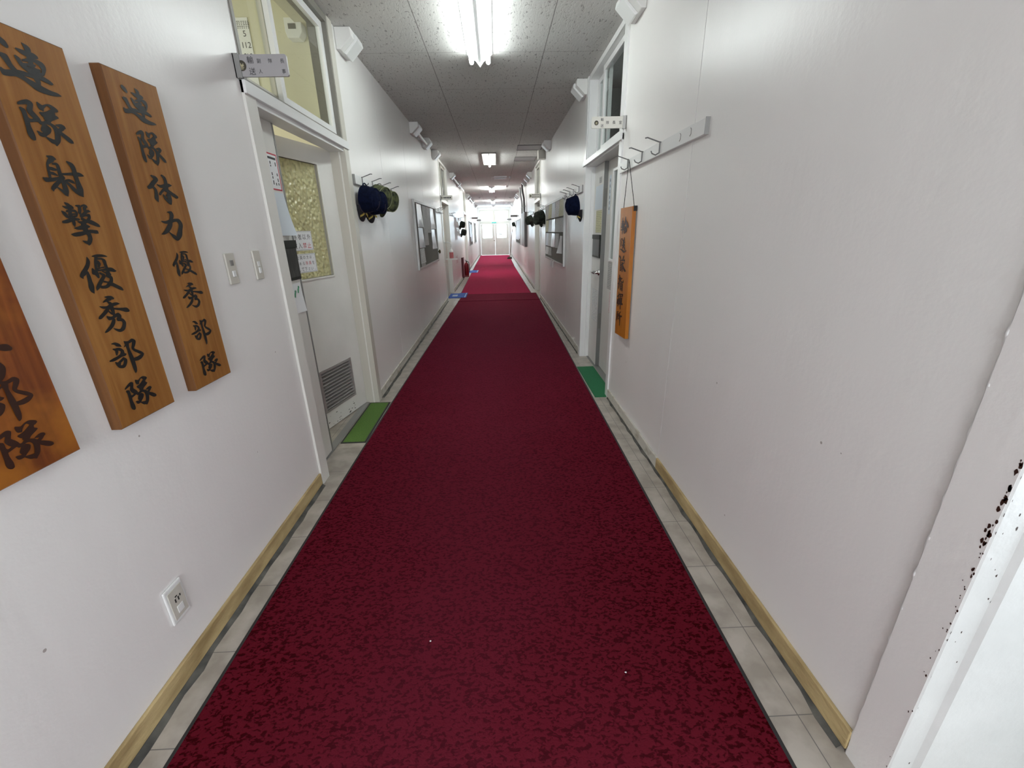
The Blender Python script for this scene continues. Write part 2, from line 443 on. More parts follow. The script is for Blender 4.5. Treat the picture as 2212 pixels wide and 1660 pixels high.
# ------------------------------------------------------------------ mesh helpers
class MB:
    """collects simple solids into ONE mesh; every material used becomes a slot"""
    def __init__(self):
        self.v, self.f, self.m, self.s = [], [], [], []
        self.cur = 0
        self.mats = []
    def mat(self, key):
        if key not in self.mats:
            self.mats.append(key)
        self.cur = self.mats.index(key)
        return self
    def add(self, verts, faces, smooth=False):
        o = len(self.v)
        self.v += [tuple(p) for p in verts]
        for f in faces:
            self.f.append(tuple(i + o for i in f)); self.m.append(self.cur); self.s.append(smooth)
        return self
    def box(self, x0, y0, z0, x1, y1, z1, mtx=None):
        vs = [(x0, y0, z0), (x1, y0, z0), (x1, y1, z0), (x0, y1, z0), (x0, y0, z1), (x1, y0, z1), (x1, y1, z1), (x0, y1, z1)]
        if mtx is not None:
            vs = [tuple(mtx @ Vector(p)) for p in vs]
        return self.add(vs, [(0, 3, 2, 1), (4, 5, 6, 7), (0, 1, 5, 4), (1, 2, 6, 5), (2, 3, 7, 6), (3, 0, 4, 7)])
    def prism(self, poly, axis, a, b, mtx=None):
        """polygon (2-D) extruded along axis ('x','y','z') from a to b"""
        def P(p, t):
            return {'x': (t, p[0], p[1]), 'y': (p[0], t, p[1]), 'z': (p[0], p[1], t)}[axis]
        n = len(poly)
        vs = [P(p, a) for p in poly] + [P(p, b) for p in poly]
        if mtx is not None:
            vs = [tuple(mtx @ Vector(p)) for p in vs]
        fs = [tuple(range(n)), tuple(range(2 * n - 1, n - 1, -1))]
        fs += [(i, i + n, (i + 1) % n + n, (i + 1) % n) for i in range(n)]
        return self.add(vs, fs)
    def tube(self, pts, r, n=8, cap=True):
        pts = [Vector(p) for p in pts]
        rs = r if isinstance(r, (list, tuple)) else [r] * len(pts)
        t0 = (pts[1] - pts[0]).normalized()
        up = Vector((0, 0, 1)) if abs(t0.z) < 0.9 else Vector((1, 0, 0))
        rings = []
        for i, p in enumerate(pts):
            a = pts[max(i - 1, 0)]; c = pts[min(i + 1, len(pts) - 1)]
            t = (c - a).normalized()
            u = t.cross(up)
            if u.length < 1e-5:
                u = t.cross(Vector((0, 1, 0)))
            u.normalize(); w = u.cross(t).normalized(); up = w
            rings.append([p + (u * math.cos(k * 2 * PI / n) + w * math.sin(k * 2 * PI / n)) * rs[i] for k in range(n)])
        vs = [q for rg in rings for q in rg]
        fs = []
        for i in range(len(rings) - 1):
            for k in range(n):
                fs.append((i * n + k, i * n + (k + 1) % n, (i + 1) * n + (k + 1) % n, (i + 1) * n + k))
        self.add(vs, fs, True)
        if cap:
            e = (len(rings) - 1) * n
            self.add(rings[0], [tuple(range(n - 1, -1, -1))])
            self.add(rings[-1], [tuple(range(n))])
        return self
    def lathe(self, prof, n=20, origin=(0, 0, 0), axis='z'):
        vs, fs = [], []
        for r, h in prof:
            for k in range(n):
                a = 2 * PI * k / n
                c, s = r * math.cos(a), r * math.sin(a)
                p = {'z': (c, s, h), 'x': (h, c, s), 'y': (s, h, c)}[axis]
                vs.append((p[0] + origin[0], p[1] + origin[1], p[2] + origin[2]))
        for i in range(len(prof) - 1):
            for k in range(n):
                fs.append((i * n + k, i * n + (k + 1) % n, (i + 1) * n + (k + 1) % n, (i + 1) * n + k))
        self.add(vs, fs, True)
        if prof[0][0] > 1e-4:
            self.add([vs[k] for k in range(n)], [tuple(range(n - 1, -1, -1))])
        if prof[-1][0] > 1e-4:
            self.add([vs[(len(prof) - 1) * n + k] for k in range(n)], [tuple(range(n))])
        return self
    def build(self, name, mat=None, parent=None, origin=None, bevel=0.0, recalc=True):
        me = bpy.data.meshes.new(name)
        if parent is not None:
            base = Vector(parent['_o']) if '_o' in parent.keys() else Vector((0, 0, 0))
        elif origin is not None:
            base = Vector(origin)
        else:
            xs = [p[0] for p in self.v]; ys = [p[1] for p in self.v]; zs = [p[2] for p in self.v]
            base = Vector(((min(xs) + max(xs)) / 2, (min(ys) + max(ys)) / 2, min(zs)))
        me.from_pydata([(p[0] - base.x, p[1] - base.y, p[2] - base.z) for p in self.v], [], self.f)
        keys = self.mats if self.mats else [mat]
        for k in keys:
            me.materials.append(M[k] if isinstance(k, str) else k)
        for p, mi, sm in zip(me.polygons, self.m, self.s):
            p.material_index = mi if self.mats else 0
            p.use_smooth = sm
        if recalc:
            bm = bmesh.new(); bm.from_mesh(me)
            bmesh.ops.recalc_face_normals(bm, faces=bm.faces)
            bm.to_mesh(me); bm.free()
        me.update()
        o = bpy.data.objects.new(name, me)
        COL.objects.link(o)
        if parent is not None:
            o.parent = parent
            o['_o'] = tuple(base)
        else:
            o.location = base
            o['_o'] = tuple(base)
        if bevel:
            bv = o.modifiers.new('bevel', 'BEVEL')
            bv.width = bevel; bv.segments = 2; bv.limit_method = 'ANGLE'
        return o

def tag(o, label=None, cat=None, group=None, kind=None):
    if label: o['label'] = label
    if cat: o['category'] = cat
    if group: o['group'] = group
    if kind: o['kind'] = kind
    return o

def thing(name, loc, label=None, cat=None, group=None, kind=None):
    o = bpy.data.objects.new(name, None)
    o.empty_display_size = 0.05
    COL.objects.link(o)
    o.location = loc
    o['_o'] = tuple(loc)
    return tag(o, label, cat, group, kind)

def kids(o):
    return [c for c in bpy.data.objects if c.parent is o]

def copy_tree(o, parent=None):
    c = o.copy(); COL.objects.link(c)
    if parent is not None:
        c.parent = parent
    for ch in kids(o):
        copy_tree(ch, c)
    return c

def structure(name, mb, mat=None, label=None, parent=None, bevel=0.0, cat=None):
    o = mb.build(name, mat, parent, bevel=bevel)
    if parent is None:
        tag(o, label, cat or name.split('_')[0], None, 'structure')
    return o

def text_mesh(s, size):
    """lettering as mesh triangles in its own XY plane, centred; returns (verts, faces)"""
    cu = bpy.data.curves.new('lettering', 'FONT')
    cu.body = s
    cu.size = 1.0
    cu.align_x = 'CENTER'; cu.align_y = 'CENTER'
    ob = bpy.data.objects.new('lettering', cu)
    COL.objects.link(ob)
    bpy.context.view_layer.update()
    dg = bpy.context.evaluated_depsgraph_get()
    me = bpy.data.meshes.new_from_object(ob.evaluated_get(dg))
    vs = [v.co.copy() for v in me.vertices]
    fs = [tuple(p.vertices) for p in me.polygons]
    bpy.data.objects.remove(ob); bpy.data.meshes.remove(me); bpy.data.curves.remove(cu)
    if not vs:
        return [], []
    x0, x1 = min(v.x for v in vs), max(v.x for v in vs)
    y0, y1 = min(v.y for v in vs), max(v.y for v in vs)
    k = size / max(y1 - y0, 1e-6)
    return [((v.x - (x0 + x1) / 2) * k, (v.y - (y0 + y1) / 2) * k) for v in vs], fs

def lettering(mb, s, size, at, udir, vdir, squeeze=1.0):
    vs, fs = text_mesh(s, size)
    at, u, w = Vector(at), Vector(udir), Vector(vdir)
    mb.add([tuple(at + u * (x * squeeze) + w * y) for x, y in vs], fs)
    return mb

# ------------------------------------------------------------------ brush writing (strokes given as left / right edge points, 0..1000 in the character's own box)
GLYPHS = {
 '連': '132,848,208,948 182,791,266,899 228,762,288,836|83,531,140,617 113,486,211,606 138,418,236,518 171,344,254,434 213,285,287,374 255,260,313,336|0,210,57,281 23,140,93,272 130,157,192,308 239,192,298,301 342,165,401,255 432,97,513,214 520,27,624,183 623,4,708,146 771,0,833,117 891,20,935,109 990,54,1000,73|404,802,427,839 463,752,518,845 537,727,605,850 628,714,707,858 722,738,771,825 767,768,778,787|549,983,563,1000 566,890,647,981 567,823,686,913 555,710,650,772 550,609,653,687 559,506,647,572 553,389,657,469 556,259,677,354 579,183,668,243 577,134,648,171|337,616,378,664 351,554,424,631 379,473,450,553 433,411,506,507 499,367,571,465|454,584,469,636 552,614,577,695 645,655,675,722 704,631,773,735 750,584,852,692 762,528,860,580 732,421,790,435|447,504,469,559 561,521,591,596 650,551,673,607|484,439,513,504 578,450,612,526 704,466,736,534|478,387,518,462 574,379,617,464 716,396,753,473|290,317,312,353 336,265,392,366 443,267,491,370 565,280,618,393 679,290,738,396 774,268,837,363 853,251,897,318 898,273,909,293',
 '隊': '20,794,27,851 112,824,133,922 190,846,258,970 201,823,341,912 158,732,302,791 177,643,289,736 229,563,336,668 284,508,377,601|380,567,353,508 298,575,266,485 180,532,144,450 145,551,87,472|21,696,75,751 36,640,133,713 31,523,137,585 24,414,138,475 14,302,128,362 0,179,137,264 21,82,149,177 77,31,142,89 120,41,132,56|422,929,468,969 425,854,514,941 455,805,569,911 495,798,543,832|561,866,546,933 633,938,641,985 678,932,728,1000 725,868,810,965 797,838,862,923 857,869,867,887|750,930,795,936 652,782,785,839 722,757,768,802|419,707,454,757 470,648,529,776 604,680,604,816 744,796,714,892|484,591,503,664 590,577,637,757 698,636,742,771 764,673,800,752 816,706,825,724|555,681,667,637 517,615,578,531 460,553,452,470 407,534,352,451 383,565,323,510|468,484,527,577 560,482,611,547 611,416,698,493 612,316,749,388 582,199,723,240 559,113,680,121 533,34,608,38 559,0,575,7|638,164,573,34 535,151,470,49 461,171,409,108 392,186,372,162|382,444,453,469 318,325,479,427 352,272,514,344 372,287,389,182 317,259,262,168 269,279,228,235 233,282,220,266|456,428,501,470 490,353,564,401 476,319,518,297 396,240,415,210|698,508,715,543 776,483,836,579 837,453,908,548 906,481,918,499|841,526,862,441 753,464,754,368 666,422,652,334|728,312,795,382 786,248,869,334 855,179,946,274 929,139,996,212 986,149,1000,165',
 '射': '251,957,271,987 304,893,373,1000 373,886,425,971 444,914,452,930|333,962,370,848 249,888,299,807 194,796,231,763|186,778,244,796 162,671,227,694 150,551,215,576 136,425,201,449|322,776,340,823 383,771,431,839 391,732,474,782 383,640,474,679 372,529,472,579 387,426,488,475 383,307,483,350 372,195,496,248 364,98,496,144 373,21,466,64 428,0,443,11|206,646,247,714 259,624,305,709 352,630,380,685|184,524,218,594 245,519,287,588 329,501,356,539|0,391,26,427 34,323,96,436 130,333,159,432 254,367,267,457 369,424,371,489 458,472,476,527 477,456,510,490|373,452,423,378 257,346,308,274 169,269,237,198 100,168,179,151 123,108,153,121|454,110,371,21 381,152,324,90 312,196,275,155 264,230,239,203|438,541,455,589 537,544,558,607 650,559,672,632 757,563,795,661 853,557,908,665 932,565,972,631 990,579,1000,596|674,891,706,927 716,816,803,896 736,743,849,811 738,644,852,694 729,528,844,575 728,409,844,458 715,286,856,345 702,164,868,230 720,61,844,124 794,18,818,34|807,155,714,42 713,196,633,111 650,268,571,198 595,343,532,284 532,388,482,332|500,364,510,433 570,387,599,460 624,366,675,436 673,353,712,397 698,351,713,364',
 '撃': '218,970,252,1000 247,919,334,974 252,856,364,887 231,776,333,798 232,666,327,697 248,576,335,604 240,508,335,531 264,451,299,459|138,898,154,918 206,850,244,913 304,850,340,921 365,850,398,899 411,862,421,876|337,915,374,943 373,872,418,906|62,781,91,803 82,717,165,775 126,657,198,713 194,627,245,677|193,773,205,821 323,788,346,845 401,781,454,832 423,744,485,758 385,690,438,681|212,711,225,746 412,725,424,760|216,628,229,690 372,656,384,713|0,522,12,577 100,524,112,606 224,555,234,637 342,588,362,652 418,582,447,647 477,609,483,630|483,922,501,951 536,898,614,955 523,847,620,863 497,774,587,791 526,735,579,759|645,910,641,949 698,929,727,981 721,880,797,963 802,906,816,928|661,874,781,907 678,789,757,848 779,788,814,855 838,802,853,824|707,836,751,773 602,764,629,706 518,718,529,674|542,655,545,710 663,693,672,737 724,683,803,754 714,667,801,651 656,616,699,567 567,561,591,516|520,602,577,662 620,563,666,619 716,518,792,610 822,480,901,562 921,447,984,507 985,445,1000,458|394,550,414,578 469,512,507,577 543,513,569,578|244,402,252,423 340,374,362,452 467,382,488,489 588,404,619,499 678,434,692,463|458,500,602,547 447,407,629,465 478,320,612,377 534,231,652,273 515,157,646,154 459,79,578,55 474,2,491,0|553,94,488,10 444,112,398,57 358,122,346,109|105,259,115,281 176,219,207,305 318,226,340,326 450,251,461,343 616,290,635,377 729,292,770,374 811,279,874,358 863,286,886,305',
 '優': '316,943,340,948 276,842,369,842 226,758,315,717 140,667,222,608 58,589,153,515 0,498,92,481 44,435,74,449|180,567,244,579 156,440,259,457 142,324,253,339 116,205,259,224 131,99,234,125 189,36,213,46|459,949,465,972 562,931,581,1000 688,927,714,997 784,925,808,971 852,921,862,936|520,943,602,926 472,832,542,824 441,719,514,722 427,623,501,630|535,862,554,915 674,857,703,901 688,798,780,841 693,720,780,742 705,622,783,643|517,789,597,829 531,744,624,759 518,697,578,684|470,611,472,656 583,640,586,671 676,643,682,683|338,635,386,653 319,519,439,593 377,486,483,551 414,417,480,441|435,570,448,624 600,574,611,621 727,557,755,644 827,532,884,631 920,514,955,567 973,529,979,545|496,507,533,545 571,431,627,490|584,561,610,586 640,513,656,544 744,487,760,582|671,460,777,549 740,429,796,489 796,443,804,459|570,469,633,419 472,378,547,320 382,284,456,226 302,192,376,146 285,118,319,103|653,411,718,475 719,355,812,398 698,305,787,271 635,253,694,177 565,204,573,120 467,196,436,127 432,225,382,176|537,273,561,318 639,248,659,286|621,184,665,268 716,156,774,236 817,86,886,160 904,28,972,92 963,0,1000,30',
 '秀': '368,972,378,993 447,931,485,1000 522,894,583,981 599,886,635,932|524,951,523,872 409,937,416,860 317,897,332,851 265,856,270,844|120,763,129,776 206,696,238,758 336,683,341,747 478,703,471,788 584,714,591,801 669,725,689,791 748,735,755,750|530,621,551,664 643,586,672,643 770,537,817,622 867,493,944,604 947,483,1000,542|394,841,430,866 424,772,526,810 408,691,541,709 423,599,539,614 440,512,520,518 432,436,521,441|351,723,413,661 238,651,304,575 131,582,183,506 28,529,71,450 0,500,20,449|335,587,371,611 383,518,432,554 444,478,482,512|228,460,271,488 266,372,329,465 398,376,391,455 507,410,490,488 574,408,618,517 581,423,691,424 540,402,627,323 515,372,543,312|528,295,558,368 631,274,698,341 652,221,764,234 622,167,728,126 572,115,642,31 505,83,494,0 425,104,382,54 327,149,314,138|377,381,461,347 324,322,423,269 258,255,336,183 178,198,227,125 79,138,108,80 28,102,38,75',
 '部': '196,970,204,999 262,939,295,1000 301,882,367,960 369,853,416,906 417,837,435,853|176,825,191,852 219,779,282,824 217,738,302,731 212,669,255,655|259,779,282,844 320,753,368,825 365,713,446,746 338,664,456,653|0,536,0,574 112,517,105,600 245,539,229,621 350,563,342,655 442,563,446,641 492,587,491,619|380,736,456,698 327,657,417,610|118,470,145,486 134,384,216,427 186,294,239,360 313,256,294,348 414,332,336,388 465,448,369,459 421,517,363,490|372,545,403,482 273,497,300,433 195,459,210,415|227,444,271,413 188,403,244,363|535,947,563,964 545,861,657,889 554,761,636,761 551,643,642,646 543,507,659,512 545,380,670,381 548,256,665,251 548,148,657,139 561,51,627,37 567,7,582,0|550,898,571,957 660,863,662,934 780,886,791,973 768,886,878,885 734,809,826,769 692,716,776,705 724,624,786,667 810,546,867,607 892,479,954,536 925,472,1000,448 864,455,911,358 761,434,773,321 667,431,659,343|543,865,571,828 490,810,500,798',
 '体': '208,896,245,937 273,802,382,905 287,809,427,792 181,724,284,640 63,601,147,501 0,544,32,451|162,528,223,569 191,431,288,475 162,291,291,322 129,149,276,197 208,57,240,72|571,949,630,1000 617,873,716,935 619,767,741,809 592,651,729,682 546,496,717,531|336,626,359,654 428,549,471,641 589,561,613,697 740,602,772,726 859,654,871,686|577,582,636,499 438,462,491,408 322,342,384,297|580,450,673,547 721,367,804,450 824,279,921,377 918,232,1000,317|618,414,723,443 580,251,737,301 597,116,737,165 652,5,687,16|448,289,497,316 467,176,547,227 536,72,611,132 615,0,687,64|579,262,545,301 673,321,621,380',
 '力': '467,951,483,981 546,914,657,1000 535,847,709,861 455,696,597,678 342,546,520,496 220,418,352,324 99,309,145,226 0,245,4,218|122,641,142,669 265,578,299,666 473,591,482,721 670,646,692,751 773,643,898,747 813,542,1000,576 721,366,912,348 609,201,815,143 593,133,597,0 565,177,438,82 433,244,368,199 319,317,303,306',
 'h輸': '873,985,816,982 855,645,736,641 821,324,726,321 814,2,756,0|911,727,950,780 646,740,700,813|959,615,969,680 647,597,659,681|934,508,963,572 603,522,632,585|937,422,984,486 590,465,627,516|954,358,998,421 578,396,621,458|957,206,1000,270 558,248,599,310|474,1000,383,991 513,725,400,709 676,512,564,490|458,832,355,847 304,637,138,658 167,450,0,469|499,578,516,609 252,592,268,623|658,427,541,427 558,55,488,57|597,406,603,448 458,419,371,429 434,163,365,161|322,444,240,442 306,179,195,166 479,34,419,16|536,308,540,333 397,307,401,332|524,223,527,249 385,223,389,248',
 'h送': '707,943,646,949 655,807,553,818|412,1000,336,996 471,798,369,794|587,633,626,675 276,680,334,741|679,463,696,519 265,483,288,560|547,782,444,783 571,514,391,511 617,294,540,289|501,483,403,499 320,232,200,253|913,923,835,914 1000,783,922,774|929,678,822,678 934,435,853,436|956,178,924,224 763,149,678,210 349,0,320,114 0,155,43,181',
 'h隊': '1000,957,881,987 837,813,743,837|435,1000,339,998 519,813,398,811|776,700,774,746 183,712,179,812|919,730,842,741 835,509,758,518 820,23,758,30|267,636,200,609 563,498,458,458 774,355,719,336|581,535,459,555 500,320,377,334 513,10,424,18|508,400,394,432 341,213,210,255 167,60,0,122|620,313,554,303 786,151,733,143|555,206,487,198 735,6,680,0',
 'h指': '922,701,985,737 490,821,597,885|835,989,737,1000 842,662,712,677 902,54,783,70|856,361,1000,373 699,504,801,514|298,883,213,856 634,724,476,730 466,541,331,611 40,566,124,634 0,682,91,677|528,380,537,429 291,436,142,475 268,25,111,50|597,395,469,415 543,0,415,22|500,215,507,252 215,264,222,300|475,25,495,71 146,89,171,147',
 'h揮': '857,692,982,704 607,860,729,873|789,989,717,1000 798,466,707,481 850,107,740,126|618,876,605,921 161,923,62,991 163,841,78,854|579,734,591,765 141,822,157,863|672,562,683,593 172,665,187,706|673,555,554,580 604,346,485,373|264,660,149,678 280,416,164,436|595,469,600,495 214,546,218,571|580,384,585,409 227,456,232,481|711,208,708,264 4,320,0,407|513,895,407,913 411,0,305,23|967,433,843,453 1000,280,846,306',
 'h所': '933,804,969,844 648,895,692,944|907,723,834,764 700,676,629,717|882,619,955,643 588,775,641,793|923,757,827,779 921,456,794,484 1000,206,924,219|717,533,823,554 503,669,586,687|810,388,816,424 584,457,477,508 704,343,637,345|339,1000,259,1000 552,806,430,826 473,621,382,648|534,556,559,599 0,704,48,788|443,632,290,669 409,342,287,374 380,0,288,25',
}
PLAQUE_LONG = [('連', 1.125, 1.729, 1.256, 1.824), ('隊', 1.135, 1.617, 1.247, 1.708), ('射', 1.133, 1.504, 1.244, 1.593), ('撃', 1.143, 1.388, 1.243, 1.49), ('優', 1.137, 1.266, 1.25, 1.365), ('秀', 1.148, 1.158, 1.247, 1.258), ('部', 1.135, 1.036, 1.248, 1.135), ('隊', 1.148, 0.936, 1.244, 1.02)]
PLAQUE_SHORT = [('連', 1.447, 1.732, 1.566, 1.822), ('隊', 1.468, 1.617, 1.566, 1.712), ('体', 1.454, 1.505, 1.576, 1.592), ('力', 1.456, 1.393, 1.563, 1.484), ('優', 1.464, 1.278, 1.568, 1.36), ('秀', 1.47, 1.171, 1.572, 1.257), ('部', 1.461, 1.038, 1.564, 1.13), ('隊', 1.463, 0.933, 1.566, 1.008)]
PLAQUE_DARK = [('秀', 0.812, 1.122, 0.925, 1.243), ('部', 0.817, 1.031, 0.927, 1.128), ('隊', 0.822, 0.938, 0.925, 1.025)]
PLAQUE_HANG = [('h輸', 3.055, 1.365, 3.232, 1.47), ('h送', 3.067, 1.237, 3.229, 1.337), ('h隊', 3.055, 1.107, 3.226, 1.21), ('h指', 3.084, 0.975, 3.22, 1.072), ('h揮', 3.07, 0.838, 3.217, 0.95), ('h所', 3.066, 0.714, 3.208, 0.816)]

def smooth_stroke(row, sub=4):
    def cr(p0, p1, p2, p3, t):
        return tuple(0.5 * (2 * b + (c - a) * t + (2 * a - 5 * b + 4 * c - d) * t * t + (3 * b - a - 3 * c + d) * t ** 3)
                     for a, b, c, d in zip(p0, p1, p2, p3))
    if len(row) < 3:
        return row
    out = []
    for i in range(len(row) - 1):
        p0, p1, p2, p3 = row[max(i - 1, 0)], row[i], row[i + 1], row[min(i + 2, len(row) - 1)]
        for k in range(sub):
            out.append(cr(p0, p1, p2, p3, k / sub))
    out.append(row[-1])
    return out

def brush_text(places, x, sgn, thick=0.0012, heavy=1.0):
    """all characters of one board as one mesh lying on the plane x, raised towards sgn"""
    mb = MB()
    lift = 0.0
    for key, ya, za, yb, zb in places:
        for st in GLYPHS[key].split('|'):
            row = [tuple(int(v) for v in q.split(',')) for q in st.split()]
            row = smooth_stroke(row)
            lift = (lift + 0.00003) % 0.0006
            xx = x + sgn * (thick + lift)
            def P(u, v):
                return (xx, ya + (yb - ya) * u / 1000, za + (zb - za) * v / 1000)
            if heavy != 1.0:
                row = [((r[0] + r[2]) / 2 + (r[0] - r[2]) / 2 * heavy, (r[1] + r[3]) / 2 + (r[1] - r[3]) / 2 * heavy,
                        (r[0] + r[2]) / 2 + (r[2] - r[0]) / 2 * heavy, (r[1] + r[3]) / 2 + (r[3] - r[1]) / 2 * heavy) for r in row]
            L = [Vector(P(r[0], r[1])) for r in row]
            R_ = [Vector(P(r[2], r[3])) for r in row]
            n = len(row)
            vs = L + R_
            mb.add(vs, [(i, i + 1, n + i + 1, n + i) for i in range(n - 1)])
            for end, nb in ((0, 1), (n - 1, n - 2)):
                c = (L[end] + R_[end]) / 2
                r = (R_[end] - L[end]) / 2
                d = (c - (L[nb] + R_[nb]) / 2)
                if r.length < 0.0005 or d.length < 1e-6:
                    continue
                d = d.normalized() * r.length * 0.8
                fan = [c + r * math.cos(a * PI / 6) + d * math.sin(a * PI / 6) for a in range(7)]
                mb.add(fan, [tuple(range(7))])
    return mb

# =================================================================== THE SETTING
structure('floor', MB().box(-5, Y0 - .3, -.12, 5, Y1 + .4, 0), 'floor', 'grey vinyl tile floor of the corridor')
structure('ceiling', MB().box(XL - .14, Y0 - .3, ZC, XR + .14, Y1 + .4, ZC + .15), 'ceiling', 'fissured board ceiling of the corridor')

def wall(name, X, s, openings, seams, label):
    """painted panels 20 mm thick on a backing; s = -1 left, +1 right; openings are full height"""
    mb = MB()
    edges = [Y0 - .2]
    for a, b in openings:
        edges += [a, b]
    edges.append(Y1 + .2)
    for i in range(0, len(edges), 2):
        a, b = edges[i], edges[i + 1]
        mb.box(min(X + s * .02, X + s * .14), a, 0, max(X + s * .02, X + s * .14), b, ZC)
        cuts = [a] + [q for q in seams if a + .05 < q < b - .05] + [b]
        for j in range(len(cuts) - 1):
            c = cuts[j] + (.003 if j else 0)
            d = cuts[j + 1] - (.003 if j < len(cuts) - 2 else 0)
            mb.box(min(X, X + s * .02), c, 0, max(X, X + s * .02), d, ZC)
    structure(name, mb, 'wall', label)

OPEN_L = [(2.25, 3.54), (9.30, 10.62), (15.6, 16.9)]
OPEN_R = [(-.45, .66), (3.47, 4.77), (9.45, 10.70)]
SEAM_L = [4.62, 5.83, 7.04, 8.10, 11.8, 13.0, 14.2, 18.1, 19.3, 20.5, 21.7, 22.9, 24.1, 25.3, 26.5]
SEAM_R = [2.23, 5.89, 7.07, 8.24, 11.9, 13.1, 14.3, 15.5, 16.7, 17.9, 19.1, 20.3, 21.5, 22.7, 23.9, 25.1, 26.3]
wall('wall_left', XL, -1, OPEN_L, SEAM_L, 'white painted corridor wall with the carved boards')
wall('wall_right', XR, 1, OPEN_R, SEAM_R, 'white painted corridor wall with the hook rail')
structure('wall_back', MB().box(XL - .14, Y0 - .3, 0, XR + .14, Y0 - .1, ZC), 'wall', 'wall behind the viewer')

# end wall with the glazed double door
mb = MB()
E0 = Y1
mb.box(XL - .14, E0, 0, -.98, E0 + .12, ZC).box(.86, E0, 0, XR + .14, E0 + .12, ZC).box(-.98, E0, 2.62, .86, E0 + .12, ZC)
structure('wall_end', mb, 'wall', 'end wall of the corridor around the glazed door')
d = thing('door_4', (-.06, E0, 0), 'cream double door with two bright panes at the far end', 'door', kind='structure')
mb = MB()
mb.box(-.98, E0 - .02, 0, -.93, E0 + .08, 2.62).box(.81, E0 - .02, 0, .86, E0 + .08, 2.62)
mb.box(-.93, E0 - .02, 2.565, .81, E0 + .08, 2.62).box(-.93, E0 - .03, 1.82, .81, E0 + .08, 1.965)
mb.box(-.105, E0 - .02, 1.965, -.055, E0 + .08, 2.565)
mb.build('door_frame', 'door_cream', d, bevel=.004)
for k, (a, b, ga, gb) in enumerate(((-.925, -.058, -.805, -.215), (-.052, .805, .06, .655))):
    mb = MB()
    y0, y1 = E0 + .01, E0 + .05
    mb.box(a, y0, .012, b, y1, 1.02).box(a, y0, 1.785, b, y1, 1.815).box(a, y0, 1.02, ga, y1, 1.785).box(gb, y0, 1.02, b, y1, 1.785)
    r = .05                                                            # rounded pane corners
    for cx, sx in ((ga, 1), (gb, -1)):
        for cz, sz in ((1.02, 1), (1.785, -1)):
            arc = [(cx, cz)] + [(cx + sx * r * (1 - math.cos(t * PI / 12)), cz + sz * r * (1 - math.sin(t * PI / 12))) for t in range(7)]
            mb.prism(arc, 'y', y0, y1)
    lf = mb.build('door_leaf', 'door_cream', d)
    MB().box(ga - .004, E0 + .026, 1.016, gb + .004, E0 + .032, 1.789).build('glass_pane', 'glass', lf)
MB().lathe([(0, -.05), (.026, -.045), (.03, -.025), (.012, -.01), (.012, .01)], 16, (-.10, E0 + .0, .87), 'y').build('door_knob', 'brass', d)
w = thing('window_4', (-.06, E0, 1.97), 'two bright transom panes over the end door', 'window', kind='structure')
for a, b in ((-.93, -.105), (-.055, .81)):
    mb = MB()
    mb.box(a, E0 + .01, 1.965, a + .045, E0 + .05, 2.565).box(b - .045, E0 + .01, 1.965, b, E0 + .05, 2.565)
    mb.box(a + .045, E0 + .01, 1.965, b - .045, E0 + .05, 1.99).box(a + .045, E0 + .01, 2.545, b - .045, E0 + .05, 2.565)
    f = mb.build('sash', 'door_cream', w)
    MB().box(a + .04, E0 + .026, 1.985, b - .04, E0 + .032, 2.55).build('glass_pane', 'glass', f)
s = thing('exit_sign', (-.09, E0 - .06, 1.86), 'small green exit sign over the middle of the end door', 'sign')
MB().box(-.24, E0 - .055, 1.86, .06, E0 - .031, 1.935).build('housing', 'plastic_white', s, bevel=.004)
MB().box(-.23, E0 - .058, 1.868, .05, E0 - .055, 1.927).build('face', 'teal', s)
tag(MB().box(.17, E0 + .022, 1.19, .39, E0 + .025, 1.27).build('door_notice', 'print'), 'small white notice on the right-hand pane of the end door', 'notice')

# baseboards
def skirting(name, X, s, runs, mat, label):
    mb = MB()
    for a, b in runs:
        x = sorted((X, X - s * .013))
        mb.box(x[0], a, .012, x[1], b, .082)
    structure(name, mb, mat, label, bevel=.003, cat='baseboard')
skirting('baseboard_left', XL, -1, [(Y0, 2.195)], 'base_yellow', 'bare yellow wood baseboard under the carved boards')
skirting('baseboard_left_far', XL, -1, [(3.59, 9.2), (10.72, 15.5), (17, Y1)], 'base_white', 'peeling whitish baseboard along the left wall')
skirting('baseboard_right', XR, 1, [(.73, 2.23)], 'base_yellow', 'bare yellow wood baseboard under the blank wall')
skirting('baseboard_right_far', XR, 1, [(2.23, 3.42), (4.84, 9.37), (10.8, Y1)], 'base_white', 'peeling whitish baseboard along the right wall')
for i, (X, s, runs) in enumerate(((XL, -1, [(Y0, 2.19), (3.60, 9.2), (10.75, 15.5), (17, Y1)]), (XR, 1, [(.74, 3.41), (4.85, 9.36), (10.82, Y1)]))):  # one strip for both floor-edge grime and the baseboard gap's shadow
    mb = MB()
    for a, b in runs:
        n = max(2, int((b - a) / .08))
        x0 = X - s * .001
        prev = None
        for k in range(n + 1):
            y = a + (b - a) * k / n
            wd = .018 + .012 * (random.random() ** 2) + (.006 if i == 0 else 0)
            cur = [(x0, y, .0), (x0, y, .012), (X - s * .013, y, .012), (X - s * wd, y, .0015), (X - s * wd, y, 0)]
            if prev is not None:
                o = len(mb.v)
                mb.add(prev + cur, [(j, j + 1, 5 + j + 1, 5 + j) for j in range(4)])
            prev = cur
    structure('trim_%d' % (i + 1), mb, 'grime', 'grimy dark strip for the shadowed gap at the foot of the %s wall' % ('left' if i == 0 else 'right'), cat='trim')

